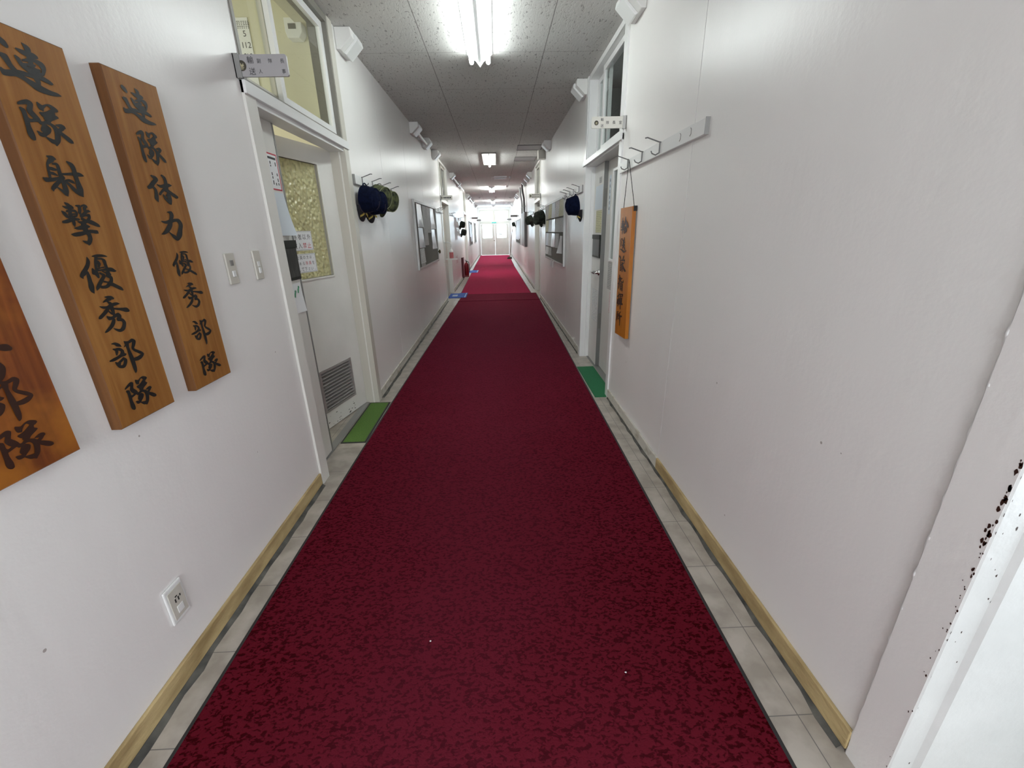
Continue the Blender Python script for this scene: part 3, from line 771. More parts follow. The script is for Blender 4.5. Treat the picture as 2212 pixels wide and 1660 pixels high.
# rooms behind the two open transoms
def room(name, x0, x1, y0, y1, h, mat, label, skip):
    mb = MB()
    t = .1
    if skip != 'x0': mb.box(x0 - t, y0 - t, 0, x0, y1 + t, h)
    if skip != 'x1': mb.box(x1, y0 - t, 0, x1 + t, y1 + t, h)
    mb.box(x0 - t, y0 - t, 0, x1 + t, y0, h).box(x0 - t, y1, 0, x1 + t, y1 + t, h).box(x0 - t, y0 - t, h, x1 + t, y1 + t, h + .1)
    # closure above the corridor wall
    structure(name, mb, mat, label)
room('wall_office', -4.3, XL - .14, .7, 3.68, 3.05, 'office', 'cream walls of the office behind the left door', 'x1')
mb = MB().box(XL - .24, .6, ZC, XL - .14, 3.78, 3.15)
structure('wall_office_head', mb, 'office', 'strip of office wall over the corridor wall')
room('wall_captain_room', XR + .14, 3.5, 2.2, 5.6, 2.9, 'office_grey', 'dim walls of the room behind the right door', 'x0')
structure('wall_captain_head', MB().box(XR + .14, 2.1, ZC, XR + .24, 5.7, 3.0), 'office_grey', 'strip of wall over the right-hand door')
for nm, X, s, (a, b) in (('wall_store_left', XL, -1, OPEN_L[1]), ('wall_store_far_left', XL, -1, OPEN_L[2]), ('wall_store_right', XR, 1, OPEN_R[2]), ('wall_store_near_right', XR, 1, OPEN_R[0])):
    x = sorted((X + s * .14, X + s * .9)); mb = MB()
    mb.box(x[0], a - .1, 0, x[1], a, 2.9).box(x[0], b, 0, x[1], b + .1, 2.9).box(x[0], a - .1, ZC, x[1], b + .1, 2.9)
    xe = sorted((X + s * .9, X + s * 1.0)); mb.box(xe[0], a - .1, 0, xe[1], b + .1, 2.9)
    structure(nm, mb, 'office_grey', 'dim closet wall behind a corridor door')
tag(MB().box(1.75, 4.9, 0.0, 1.95, 5.1, 2.9).build('pillar', 'curtain'), 'pale pillar seen through the right transom', 'pillar', kind='structure')

# ------------------------------------------------------------------- near door on the right (only its jamb is in the picture)
d = thing('door_3', (.98, .1, 0), 'white chipped door frame at the near right edge', 'door', kind='structure')
pf = [(.934, .727), (.934, .634), (.938, .628), (.985, .623), (.992, .612), (1.10, .606), (1.10, .727)]
mb = MB().mat('reveal').prism([(.9345, .630), (.938, .6275), (.985, .623), (.992, .612), (1.34, .592), (1.34, .70), (.95, .70)], 'z', 0, 2.05)
mb.box(.934, -.52, 0, 1.10, -.44, 2.05).box(.934, -.52, 2.05, 1.10, .727, ZC)
mb.mat('wall').box(.934, .630, 0, .95, .727, 2.05)
mb.build('door_frame', None, d)
mb = MB()
for k in range(60):
    z = k * 2.05 / 60
    pass
pts = [(.9405 + .002 * math.sin(k * 1.7), .728 + .0015 * math.sin(k * 2.3), k * 2.05 / 80) for k in range(81)]
mb.tube(pts, [.0052 + .0010 * math.sin(k * 3.1) for k in range(81)], 6)
mb.build('caulk_bead', 'trim_white', d)
mb = MB()
rc = random.Random(3)
for k in range(95):
    z = rc.choice([rc.gauss(.62, .16), rc.gauss(.88, .09), rc.uniform(.08, 1.2)])
    if not .05 < z < 1.9: continue
    r = rc.uniform(.0006, .0022) * (1.7 if .8 < z < 1.0 else 1)
    y = .6305 + rc.gauss(0, .0022)
    if y < .6295:
        # on the reveal face beside the arris
        x = .938 + (rc.random() ** 3) * .05; yy = .628 - (x - .938) * .106 - .0004
        ring = [(x + r * math.cos(a * PI / 4) * rc.uniform(.6, 1.2), yy, z + 2.2 * r * math.sin(a * PI / 4) * rc.uniform(.6, 1.2)) for a in range(8)]
    else:
        x = .9336; y += abs(rc.gauss(0, .004))
        ring = [(x, y + r * math.cos(a * PI / 4) * rc.uniform(.6, 1.2), z + 2.2 * r * math.sin(a * PI / 4) * rc.uniform(.6, 1.2)) for a in range(8)]
    mb.add(ring, [tuple(range(8))])
mb.build('chipped_paint', 'ink_brown', d)

# ------------------------------------------------------------------- left office door (door_1) with its transom (window_1)
d = thing('door_1', (-1.15, 2.88, 0), 'white office door ajar with a pebbled yellow pane and a floor louver', 'door', kind='structure')
f = MB().mat('trim')
f.box(XL - .14, 2.27 - .0, 0, XL + .002, 2.30, 2.04)                     # near jamb reveal
f.box(XL - .004, 2.205, 0, XL + .012, 2.30, 2.043)                   # near casing
f.mat('casing_grey')
f.box(XL - .14, 3.495, 0, XL - .03, 3.50 + .03, 2.04)                    # far jamb, inner step
f.box(XL - .034, 3.500, 0, XL + .012, 3.585, ZC - .002)                  # far casing
f.mat('trim')
f.box(XL - .038, 3.494, 0, XL - .028, 3.506, 2.0)                        # light arris between the two steps
f.mat('trim_white')
f.box(XL - .10, 2.30, 1.968, XL + .002, 3.50, 2.045)                     # lintel
f.box(XL - .002, 2.205, 1.992, XL + .022, 3.585, 2.043)                  # lintel nosing
f.mat('alu_dark')
f.box(XL - .13, 2.27, 0, XL - .075, 3.50, .006)                          # metal threshold
f.build('door_frame', None, d, bevel=.002)
xc = -1.172
g = MB().box(xc - .04, 2.31, .01, xc, 2.612, 1.966).build('door_leaf', 'door', d)
MB().box(xc - .042, 2.612, .01, xc + .002, 2.628, 1.966).build('edge_strip', 'alu_dark', g)
MB().box(xc - .10, 2.630, .004, xc - .05, 2.634, 1.966).build('gap_shade', 'dark_gap', g)  # dark sheet painting in the shade of the gap behind this leaf
hx, hy = -1.185, 3.500
dl = math.hypot(.191, .770); du = (-.191 / dl, -.770 / dl)
LM = Matrix(((du[0], -du[1], 0, hx), (du[1], du[0], 0, hy), (0, 0, 1, 0), (0, 0, 0, 1)))   # (along, out, up) -> world
def lw(u, n, z):
    return tuple(LM @ Vector((u, n, z)))
mb = MB()
for a, b, z0, z1 in ((.006, .80, .008, .135), (.006, .15, .135, .46), (.56, .80, .135, .46), (.006, .80, .46, 1.12), (.006, .19, 1.12, 1.862), (.70, .80, 1.12, 1.862), (.006, .80, 1.862, 1.978)):
    mb.box(a, -.04, z0, b, 0, z1, LM)
lf = mb.build('door_leaf', 'door', d)
MB().box(.188, -.024, 1.118, .702, -.018, 1.864, LM).build('glass_pane', 'pebble', lf)
mb = MB()
for a, b, z0, z1 in ((.178, .19, 1.108, 1.874), (.70, .712, 1.108, 1.874), (.19, .70, 1.108, 1.12), (.19, .70, 1.862, 1.874)):
    mb.box(a, -.016, z0, b, .007, z1, LM)
mb.build('glazing_bead', 'trim', lf)
mb = MB()
for a, b, z0, z1 in ((.15, .168, .135, .46), (.542, .56, .135, .46), (.168, .542, .135, .153), (.168, .542, .442, .46)):
    mb.box(a, -.03, z0, b, .005, z1, LM)
for k in range(11):
    z = .158 + k * .0262
    mb.prism([(-.020, z + .012), (-.019, z + .0145), (.004, z + .004), (.004, z)], 'x', .168, .542, LM)
mb.mat('dark_gap').box(.168, -.035, .153, .542, -.032, .442, LM)  # dark sheet behind the slats stands in for the shade between them
mb.mats[0:0] = [] 
lv = mb
lv.mats = ['louver', 'dark_gap']
lv.m = [0] * (len(lv.m) - 6) + [1] * 6
lv.build('louver', None, lf)
mb = MB()
rc = random.Random(5)
for k in range(26):
    u, z = rc.uniform(.12, .62), abs(rc.gauss(.0, .02)) + .014
    if k < 7: z = rc.uniform(.05, .1)
    r = rc.uniform(.002, .007)
    mb.add([lw(u + r * 2 * math.cos(a * PI / 4) * rc.uniform(.5, 1.2), .0006, z + r * .7 * math.sin(a * PI / 4) * rc.uniform(.5, 1.2)) for a in range(8)], [tuple(range(8))])
mb.build('chipped_paint', 'grime', lf)

def transom(num, X, s, ya, yb, ymid, label, near_mat, far_mat, frame_mat, x_near, x_far, glass=True):
    w = thing('window_%d' % num, (X, (ya + yb) / 2, 2.045), label, 'window', kind='structure')
    mb = MB()
    xa = sorted((X + s * .12, X - s * .006))
    mb.box(xa[0], ya, 2.0465, xa[1], ya + .022, ZC - .002).box(xa[0], yb - .022, 2.0465, xa[1], yb, ZC - .002)
    mb.box(xa[0], ya + .022, ZC - .045, xa[1], yb - .022, ZC - .002).box(xa[0], ya + .022, 2.0465, xa[1], yb - .022, 2.058)
    mb.build('window_frame', frame_mat, w)
    for (a, b, x, mt) in ((ya + .024, ymid + .035, x_near, near_mat), (ymid - .035, yb - .024, x_far, far_mat)):
        mb = MB()
        x0, x1 = x - .013, x + .013
        mb.box(x0, a, 2.06, x1, a + .045, ZC - .047).box(x0, b - .05, 2.06, x1, b, ZC - .047)
        mb.box(x0, a + .045, 2.06, x1, b - .05, 2.108).box(x0, a + .045, ZC - .09, x1, b - .05, ZC - .047)
        f = mb.build('sash', mt, w)
        MB().box(x - .003, a + .04, 2.10, x + .003, b - .045, ZC - .085).build('glass_pane', 'glass', f)
    return w
transom(1, XL, -1, 2.243, 3.502, 2.72, 'clear transom window over the office door', 'casing_grey', 'trim_white', 'frame_grey', XL - .075, XL - .035)  # set-back near sash is greyer, its shade put into the colour
transom(2, XR, 1, 3.52, 4.72, 4.30, 'clear transom window over the right-hand door', 'trim_white', 'trim_white', 'trim_white', XR + .05, XR + .09)

# ------------------------------------------------------------------- right door (door_2)
d = thing('door_2', (1.0, 4.12, 0), 'white double door with a steel edge strip and a lever handle', 'door', kind='structure')
f = MB().mat('trim_white')
f.box(XR - .012, 3.43, 0, XR + .004, 3.505, ZC - .002)
f.box(XR - .002, 3.49, 0, XR + .14, 3.52, 2.04)
f.box(XR - .012, 4.735, 0, XR + .05, 4.83, ZC - .002)
f.box(XR + .05, 4.727, 0, XR + .14, 4.80, 2.04)
f.box(XR - .002, 3.50, 1.99, XR + .14, 4.74, 2.045)
f.box(XR - .026, 3.43, 2.003, XR + .002, 4.83, 2.048)
f.mat('alu_dark').box(XR + .07, 3.50, 0, XR + .14, 4.74, .006)
f.build('door_frame', None, d, bevel=.002)
lf = MB().box(1.030, 4.335, .012, 1.066, 4.724, 1.986).build('door_leaf', 'door', d)
MB().box(1.028, 4.322, .012, 1.068, 4.335, 1.986).build('edge_strip', 'edge_grey', lf)
mb = MB()
for z in (1.60, .42):
    mb.box(1.034, 4.3195, z, 1.060, 4.3225, z + .16)
mb.build('flush_bolt', 'bronze', lf)
hd = MB().lathe([(.031, 0), (.031, -.010), (.015, -.014), (.015, -.050)], 16, (1.030, 4.365, .985), 'x')
hd.tube([(.988, 4.350, .985), (.980, 4.37, .986), (.976, 4.42, .987), (.980, 4.50, .982)], [.013, .016, .014, .010], 12)
hd.build('lever_handle', 'chrome', lf)
mb = MB()
x0, x1 = 1.066, 1.10
for a, b, z0, z1 in ((3.52, 4.322, .012, 1.13), (3.52, 4.322, 1.88, 1.986), (3.52, 3.62, 1.13, 1.88), (4.115, 4.322, 1.13, 1.88)):
    mb.box(x0, a, z0, x1, b, z1)
lf2 = mb.build('door_leaf', 'door', d)
MB().box(1.080, 3.615, 1.125, 1.086, 4.12, 1.885).build('glass_pane', 'glass', lf2)
mb = MB()
for a, b, z0, z1 in ((4.10, 4.13, 1.11, 1.90), (3.60, 3.63, 1.11, 1.90), (3.63, 4.10, 1.11, 1.135), (3.63, 4.10, 1.875, 1.90)):
    mb.box(1.056, a, z0, 1.072, b, z1)
mb.build('glazing_bead', 'trim_white', lf2, bevel=.005)

# ------------------------------------------------------------------- farther doors: closed leaf in a recess, casing and transom
def far_door(num, X, s, a, b, label):
    d = thing('door_%d' % num, (X, (a + b) / 2, 0), label, 'door', kind='structure')
    f = MB()
    xs = lambda p, q: sorted((X + s * p, X + s * q))
    for y0, y1 in ((a - .08, a + .01), (b - .01, b + .08)):
        x = xs(-.012, .14); f.box(x[0], y0, 0, x[1], y1, ZC - .003)
    x = xs(-.02, .14); f.box(x[0], a - .08, 1.99, x[1], b + .08, 2.045)
    f.build('door_frame', 'trim', d)
    x = xs(.085, .12)
    lf = MB().box(x[0], a + .012, .012, x[1], b - .012, 1.985).build('door_leaf', 'casing_grey', d)
    hx_ = xs(.03, .085)
    MB().tube([(X + s * .085, a + .12, .98), (X + s * .035, a + .12, .98), (X + s * .03, a + .22, .98)], .010, 8).build('lever_handle', 'chrome', lf)
    return d
far_door(5, XL, -1, 9.30, 10.62, 'recessed door beyond the left notice board')
transom(5, XL, -1, 9.32, 10.60, 9.95, 'transom window over the recessed door beyond the left notice board', 'casing_grey', 'casing_grey', 'trim', XL - .075, XL - .04)
far_door(6, XR, 1, 9.45, 10.70, 'recessed door beyond the right notice board')
transom(6, XR, 1, 9.47, 10.68, 10.1, 'transom window over the recessed door beyond the right notice board', 'casing_grey', 'casing_grey', 'trim', XR + .075, XR + .04)
far_door(7, XL, -1, 15.6, 16.9, 'recessed door beyond the fire extinguisher')
transom(7, XL, -1, 15.62, 16.88, 16.2, 'transom window over the door beyond the fire extinguisher', 'casing_grey', 'casing_grey', 'trim', XL - .075, XL - .04)

# =================================================================== CARPETS AND MATS
def runner(name, corners, mat, label, ridge=None, z=.008):
    """corners: (left, right) x at the near end and at the far end; ridge = y of a raised crease"""
    ya, la, ra = corners[0]
    yb, lb, rb = corners[-1]
    def side(y, q):
        for c0, c1 in zip(corners, corners[1:]):
            if y <= c1[0] + 1e-6:
                t = (y - c0[0]) / (c1[0] - c0[0])
                return c0[q] + (c1[q] - c0[q]) * t
        return corners[-1][q]
    root = thing(name, ((la + ra) / 2, ya, 0), label, 'carpet', 'red carpet runners')
    n = 160
    mb = MB()
    rows = []
    e = .014
    for i in range(n + 1):
        y = ya + (yb - ya) * i / n
        t = i / n
        l, r = side(y, 1) + e, side(y, 2) - e
        h = z
        if ridge:
            h += .016 * math.exp(-((y - ridge) / .05) ** 2)
        rows.append([(l + (r - l) * k / 8, y, h) for k in range(9)])
    vs = [p for r_ in rows for p in r_]
    fs = [(i * 9 + k, i * 9 + k + 1, (i + 1) * 9 + k + 1, (i + 1) * 9 + k) for i in range(n) for k in range(8)]
    o = len(vs)
    low = [(p[0], p[1], .0) for r_ in rows for p in (r_[0], r_[8])]
    vs += low
    for i in range(n):
        fs.append((i * 9, (i + 1) * 9, o + 2 * (i + 1), o + 2 * i))
        fs.append((i * 9 + 8, o + 2 * i + 1, o + 2 * (i + 1) + 1, (i + 1) * 9 + 8))
    mb.add(vs, fs)
    mb.add([rows[0][0], rows[0][8], low[1], low[0]], [(0, 1, 2, 3)])
    mb.add([rows[-1][0], rows[-1][8], low[-1], low[-2]], [(3, 2, 1, 0)])
    mb.build('pile', mat, root)
    for sgn in (0, 1):
        mb = MB()
        prev = None
        for i in range(n + 1):
            y = ya + (yb - ya) * i / n; t = i / n
            c = side(y, 2 if sgn else 1)
            s = -1 if sgn else 1
            h = z - .002 + (.016 * math.exp(-((y - ridge) / .05) ** 2) if ridge else 0)
            cur = [(c, y, 0), (c, y, h * .6), (c + s * .004, y, h), (c + s * e, y, h), (c + s * e, y, 0)]
            if prev:
                mb.add(prev + cur, [(j, j + 1, 6 + j, 5 + j) for j in range(4)])
            prev = cur
        mb.build('edge_binding', 'rubber', root)
    return root
runner('carpet_runner', ((-2.7, -1.0, .735), (.78, -.983, .776), (2.4, -.975, .799), (3.48, -.966, .812), (5.0, -.940, .836), (7.0, -.900, .868), (9.1, -.855, .902), (10.17, -.830, .915)), 'carpet', 'dark red carpet runner nearest the camera, black edges', ridge=9.15)
runner('carpet_runner', ((10.18, -.895, .80), (18.85, -.955, .74)), 'carpet_mid', 'second red carpet runner, in the middle of the corridor')
runner('carpet_runner', ((18.87, -.96, .75), (27.4, -.985, .775)), 'carpet_mid', 'last red carpet runner, reaching the end door')

def mat_thing(name, x0, y0, x1, y1, mat, label, edge, rot=0.0, z=.006, border=.012, group=None):
    cx, cy = (x0 + x1) / 2, (y0 + y1) / 2
    root = thing(name, (cx, cy, 0), label, 'mat', group)
    MB().box(x0 + border, y0 + border, 0, x1 - border, y1 - border, z).build('pile', mat, root, bevel=.002)
    b = border
    MB().box(x0, y0, 0, x1, y0 + b, z - .001).box(x0, y1 - b, 0, x1, y1, z - .001).box(x0, y0 + b, 0, x0 + b, y1 - b, z - .001).box(x1 - b, y0 + b, 0, x1, y1 - b, z - .001).build('edge_binding', edge, root)
    root.rotation_euler[2] = rot
    return root
mat_thing('door_mat', -1.155, 2.725, -.976, 3.478, 'turf', 'olive green door mat with a black edge at the left office door', 'rubber')
mat_thing('door_mat', .830, 3.44, 1.005, 4.325, 'turf_dark', 'emerald green door mat at the right-hand door', 'turf_dark', border=.004)
def lapping_mat(x0, xe, x1, y0, y1, label, stripes):
    """mat lying on the floor with its inner edge lifted over the carpet"""
    root = thing('door_mat', ((x0 + x1) / 2, (y0 + y1) / 2, 0), label, 'mat')
    t, h = .006, .0088
    MB().prism([(x0, 0), (xe - .03, 0), (xe - .004, h), (x1, h), (x1, h + t), (xe - .006, h + t), (xe - .034, t), (x0, t)], 'y', y0, y1).build('pile', 'blue_mat', root)
    for a_, b_, c_, d_ in stripes:
        z = h + t if a_ > xe - .006 else t
        MB().box(a_, c_, z - .0005, b_, d_, z + .0008).build('pale_stripe', 'mat_print', root)
lapping_mat(-1.13, -.90, -.72, 9.64, 10.40, 'bright blue printed mat lapping over the carpet at the second left door', [(-.762, -.742, 9.66, 10.38), (-1.06, -.94, 9.9, 10.15)])
lapping_mat(-1.05, -.94, -.70, 15.75, 16.75, 'far blue mat past the fire extinguisher', [(-.74, -.715, 15.77, 16.73)])
for x, y, r in ((-.285, 1.13, .004), (.385, .98, .0035)):
    mb = MB()
    n = 7
    mb.prism([(x + r * math.cos(k * 2 * PI / n) * random.uniform(.5, 1.3), y + r * .6 * math.sin(k * 2 * PI / n)) for k in range(n)], 'z', .008, .0095)
    tag(mb.build('lint_fleck', 'paper'), 'white lint fleck on the red carpet, %s of the two' % ('left-hand' if x < 0 else 'right-hand'), 'lint', 'lint flecks on the carpet')

# =================================================================== CARVED BOARDS
def plaque(name, y0, y1, z0, z1, wmat, emat, ink, places, label):
    root = thing(name, (XL, (y0 + y1) / 2, z0), label, 'plaque', 'carved name boards on the left wall')
    b = MB().mat(wmat)
    f = XL + .03
    c = .0025
    b.add([(f, y0 + c, z0 + c), (f, y1 - c, z0 + c), (f, y1 - c, z1 - c), (f, y0 + c, z1 - c)], [(0, 1, 2, 3)])
    b.mat(emat)
    P = [(XL + .0005, y0, z0), (XL + .0005, y1, z0), (XL + .0005, y1, z1), (XL + .0005, y0, z1)]
    Q = [(f - c, y0, z0), (f - c, y1, z0), (f - c, y1, z1), (f - c, y0, z1)]
    T = [(f, y0 + c, z0 + c), (f, y1 - c, z0 + c), (f, y1 - c, z1 - c), (f, y0 + c, z1 - c)]
    b.add(P + Q + T, [(0, 3, 2, 1)] + [(i, (i + 1) % 4, 4 + (i + 1) % 4, 4 + i) for i in range(4)] + [(4 + i, 4 + (i + 1) % 4, 8 + (i + 1) % 4, 8 + i) for i in range(4)])
    bd = b.build('board', None, root)
    brush_text(places, f, 1).build('brush_writing', ink, bd, recalc=False)
    return root
plaque('carved_plaque', .772, .979, .908, 1.858, 'wood_dark', 'wood_dark', 'ink_brown', PLAQUE_DARK, 'dark red-brown stained wooden board cut off by the left edge')
plaque('carved_plaque', 1.101, 1.307, .902, 1.850, 'wood', 'wood_edge', 'ink', PLAQUE_LONG, 'tan wooden board with eight brushed characters between the other two')
plaque('carved_plaque', 1.411, 1.615, .900, 1.853, 'wood', 'wood_edge', 'ink', PLAQUE_SHORT, 'tan wooden board with brushed characters nearest the light switches')

# hanging board on the right wall
R_ = thing('hanging_plaque', (XR, 3.12, .66), 'narrow orange wooden board hung by black cords from the hook rail', 'plaque')
xf, xb = .910, .9415
def hq(t, u):                                                            # t 0 bottom..1 top, u 0 near..1 far
    yn = 2.962 + (2.996 - 2.962) * t; yf = 3.226 + (3.272 - 3.226) * t
    zn = .645 + (1.5375 - .645) * t; zf = .630 + (1.5365 - .630) * t
    return yn + (yf - yn) * u, zn + (zf - zn) * u
c_ = [hq(0, 0), hq(0, 1), hq(1, 1), hq(1, 0)]
mb = MB().mat('wood_orange').prism(c_, 'x', xf, xb - .006)
mb.mat('bronze').prism(c_, 'x', xb - .006, xb)
bd = mb.build('board', None, R_)
brush_text(PLAQUE_HANG, xf, -1, heavy=1.45).build('brush_writing', 'ink_brown', bd, recalc=False)
mb = MB()
hk = (XR - .026, 3.17, 1.836)
for u in (.04, .93):
    y, z = hq(1, u)
    mb.tube([(xf + .015, y, z - .02), (xf + .015, y, z), hk], .0022, 6)
mb.build('cord', 'cord', R_)
y, z = hq(1, 0); MB().box(xf + .008, y - .004, z - .03, xb, y + .012, z + .003).build('corner_clip', 'cord', R_)
y, z = hq(1, 1); MB().box(xf + .01, y - .004, z - .035, xf + .02, y + .008, z - .028).build('corner_peg', 'cord', R_)

# =================================================================== SWITCHES, OUTLET, SIGNS
def wall_plate(name, y0, y1, z0, z1, label, cat, kind):
    root = thing(name, (XL, (y0 + y1) / 2, z0), label, cat, 'ivory switch plates' if cat == 'light switch' else None)
    pt = MB().box(XL + .0005, y0, z0, XL + .009, y1, z1).build('plate', 'plastic', root, bevel=.003)
    ym = (y0 + y1) / 2
    if kind == 'switch':
        zc = (z0 + z1) / 2
        MB().box(XL + .009, ym - .010, zc - .006, XL + .0115, ym + .010, zc + .016).build('pilot_lamp', 'plastic_white', root, bevel=.001)
        MB().box(XL + .009, ym - .009, zc - .036, XL + .014, ym + .009, zc - .010).build('rocker', 'plastic_white', root, bevel=.002)
    elif kind == 'double':
        zc = (z0 + z1) / 2
        MB().box(XL + .009, ym - .010, zc + .012, XL + .0125, ym + .010, zc + .034).build('pilot_lamp', 'grey_plastic', root, bevel=.001)
        MB().box(XL + .009, ym - .010, zc - .032, XL + .014, ym + .010, zc - .008).build('rocker', 'plastic_white', root, bevel=.002)
    return root
wall_plate('light_switch', 1.790, 1.852, 1.218, 1.340, 'ivory switch plate nearest the carved boards', 'light switch', 'double')
wall_plate('light_switch', 1.994, 2.052, 1.217, 1.342, 'ivory switch plate nearest the office door', 'light switch', 'switch')
root = thing('wall_outlet', (XL, 1.095, .212), 'worn white wall outlet low on the left wall', 'outlet')
MB().mat('plastic_white').box(XL + .0005, 1.057, .216, XL + .008, 1.133, .350).build('plate', None, root, bevel=.004)
MB().box(XL + .008, 1.066, .230, XL + .0105, 1.124, .336).build('inner_plate', 'plastic', root, bevel=.002)
mb = MB()
for z in (.287,):
    mb.box(XL + .0105, 1.084, z, XL + .0115, 1.088, z + .014).box(XL + .0105, 1.097, z, XL + .0115, 1.101, z + .014).box(XL + .0105, 1.088, z + .018, XL + .0113, 1.097, z + .022)
mb.box(XL + .0105, 1.106, .296, XL + .0115, 1.110, .304)
mb.build('socket_slots', 'dark_gap', root)
MB().box(XL + .0105, 1.083, .245, XL + .0125, 1.108, .272).build('socket_cover', 'plastic_white', root, bevel=.001)

def emblem(mb_dark, mb_gold, x, y, z, r, s=1):
    mb_dark.prism([(x + r * math.cos(a * PI / 12), z + r * math.sin(a * PI / 12)) for a in range(24)], 'y', y - .0012, y)
    yy = y - .0013
    for pts in ([(-.45, -.1), (-.12, .5), (.1, .05), (.42, .45), (.5, -.1), (.1, -.25)], [(-.55, -.3), (.55, -.3), (.45, -.42), (-.45, -.42)], [(-.4, -.55), (.4, -.55), (.25, -.68), (-.25, -.68)]):
        mb_gold.prism([(x + r * a, z + r * b) for a, b in pts], 'y', yy - .0006, yy)

def door_sign(X, s, y, z0, z1, width, texts, emb, label, mat, bracket='alu_dark', group='door signs sticking out from the walls'):
    """plate sticking out from the wall (s = +1 from the left wall, -1 from the right), read from the camera's side"""
    xt = X + s * width
    root = thing('door_sign', (X, y, z0), label, 'sign', group)
    a, b = sorted((X + s * .012, xt))
    h = z1 - z0
    r = .008
    pl = []
    for cx, cz, q in ((b - r, z1 - r, 0), (a + r, z1 - r, 1), (a + r, z0 + r, 2), (b - r, z0 + r, 3)):
        pl += [(cx + r * math.cos(q * PI / 2 + t * PI / 8), cz + r * math.sin(q * PI / 2 + t * PI / 8)) for t in range(5)]
    pt = MB().prism(pl, 'y', y, y + .010).build('plate', mat, root)
    a2, b2 = sorted((X, X + s * .026))
    MB().box(a2, y - .004, z0 - .004, b2, y, z1 + .004).box(a2, y + .010, z0 - .004, b2, y + .014, z1 + .004).box(*( (a2, y - .004, z0 - .004, a2 + .004, y + .014, z1 + .004) if s > 0 else (b2 - .004, y - .004, z0 - .004, b2, y + .014, z1 + .004))).build('bracket', bracket, root)
    x0 = min(X, xt)
    L = MB()
    for t, u, v, hgt in texts:
        lettering(L, t, hgt, (x0 + width * u, y - .0009, z1 - h * v), (1, 0, 0), (0, 0, 1))
    if texts:
        L.build('lettering', 'text', pt, recalc=False)
    D, G_ = MB(), MB()
    emblem(D, G_, x0 + width * emb[0], y, z1 - h * emb[1], emb[2])
    em = D.build('emblem', 'emblem', root)
    G_.build('emblem_motif', 'gold_dull', em)
    return root
door_sign(XL, 1, 2.190, 2.046, 2.126, .222,
          [('輸', .315, .25, .026), ('送', .32, .76, .026), ('副', .475, .30, .016), ('隊', .69, .30, .016), ('長', .915, .31, .016), ('人', .475, .76, .016), ('事', .915, .77, .016)],
          (.135, .5, .0195), 'grey door sign sticking out by the office door', 'sign')
door_sign(XR, -1, 3.385, 2.067, 2.139, .246,
          [('輸', .300, .26, .020), ('送', .300, .78, .020), ('隊', .455, .52, .021), ('長', .640, .52, .021), ('室', .825, .52, .021)],
          (.135, .54, .0150), 'off-white door sign sticking out by the right-hand door', 'sign_white', 'alu')
def dashes(mb, x0, y, z, n, w, h, step):
    for k in range(n):
        mb.box(x0 + k * step, y - .0015, z - h / 2, x0 + k * step + w, y - .0005, z + h / 2)
for X, s, y, z0, n, lab in ((XL, 1, 9.20, 2.010, 1, 'off-white door sign past the left notice board'), (XR, -1, 9.36, 2.020, 2, 'off-white door sign past the right notice board')):
    r = door_sign(X, s, y, z0, z0 + .082, .245, [], (.13, .5, .02), lab, 'sign_white')
    mb = MB(); x0 = min(X, X + s * .245)
    if n == 1: dashes(mb, x0 + .07, y, z0 + .041, 5, .022, .026, .031)
    else:
        dashes(mb, x0 + .065, y, z0 + .06, 5, .018, .017, .031); dashes(mb, x0 + .065, y, z0 + .022, 5, .018, .017, .031)
    mb.build('blurred_lettering', 'text', [q for q in kids(r) if q.name.startswith('plate')][0])
for X, s, y, z0, lab in ((XL, 1, 20.9, 1.95, 'far grey door sign high on the left wall'), (XL, 1, 26.2, 1.98, 'small grey sign on the left wall next to the end door'),
                         (XR, -1, 19.8, 1.97, 'far grey door sign high on the right wall'), (XR, -1, 26.6, 2.0, 'small grey sign on the right wall next to the end door')):
    door_sign(X, s, y, z0, z0 + .085, .27, [], (.13, .5, .02), lab, 'grey_plastic')

# =================================================================== PAPERS ON THE LEFT DOOR
def sheet(name, x, y0, y1, z0, z1, mat, label, s=1, t=.0008, cat='notice', group=None, curl=0.0):
    """thin sheet on a wall-parallel plane x, facing s; curl lifts its lower far corner"""
    n = 10
    vs, fs = [], []
    for i in range(n + 1):
        for j in range(n + 1):
            u, v = i / n, j / n
            lift = curl * (u * (1 - v)) ** 1.5 + t
            vs.append((x + s * lift, y0 + (y1 - y0) * u, z0 + (z1 - z0) * v))
    m = n + 1
    fs = [(i * m + j, (i + 1) * m + j, (i + 1) * m + j + 1, i * m + j + 1) for i in range(n) for j in range(n)]
    mb = MB(); mb.add(vs, fs, bool(curl))
    back = [(p[0] - s * t * .9, p[1], p[2]) for p in vs]
    mb.add(back, [tuple(reversed(f)) for f in fs], bool(curl))
    return tag(mb.build(name, mat, recalc=False), label, cat, group)

root = thing('notice', (xc, 2.54, 1.633), 'white notice with a red border high on the narrow door leaf', 'notice')
MB().box(xc + .0004, 2.470, 1.633, xc + .0012, 2.600, 1.812).build('sheet', 'paper', root); sh = kids(root)[0]
mb = MB()
for a, b, z0, z1 in ((2.470, 2.477, 1.633, 1.812), (2.593, 2.600, 1.633, 1.812), (2.477, 2.593, 1.633, 1.640), (2.477, 2.593, 1.805, 1.812)):
    mb.box(xc + .0012, a, z0, xc + .0016, b, z1)
mb.build('red_border', 'text_red', sh)
mb = MB(); rc = random.Random(2)
mb.box(xc + .0012, 2.483, 1.783, xc + .0015, 2.585, 1.794)
for col_ in range(4):
    y = 2.492 + col_ * .027
    z = 1.772
    while z > 1.655:
        hgt = rc.uniform(.008, .02)
        if rc.random() < .7: mb.box(xc + .0012, y - .0045, z - hgt, xc + .0015, y + .0045, z)
        z -= hgt + rc.uniform(.004, .012)
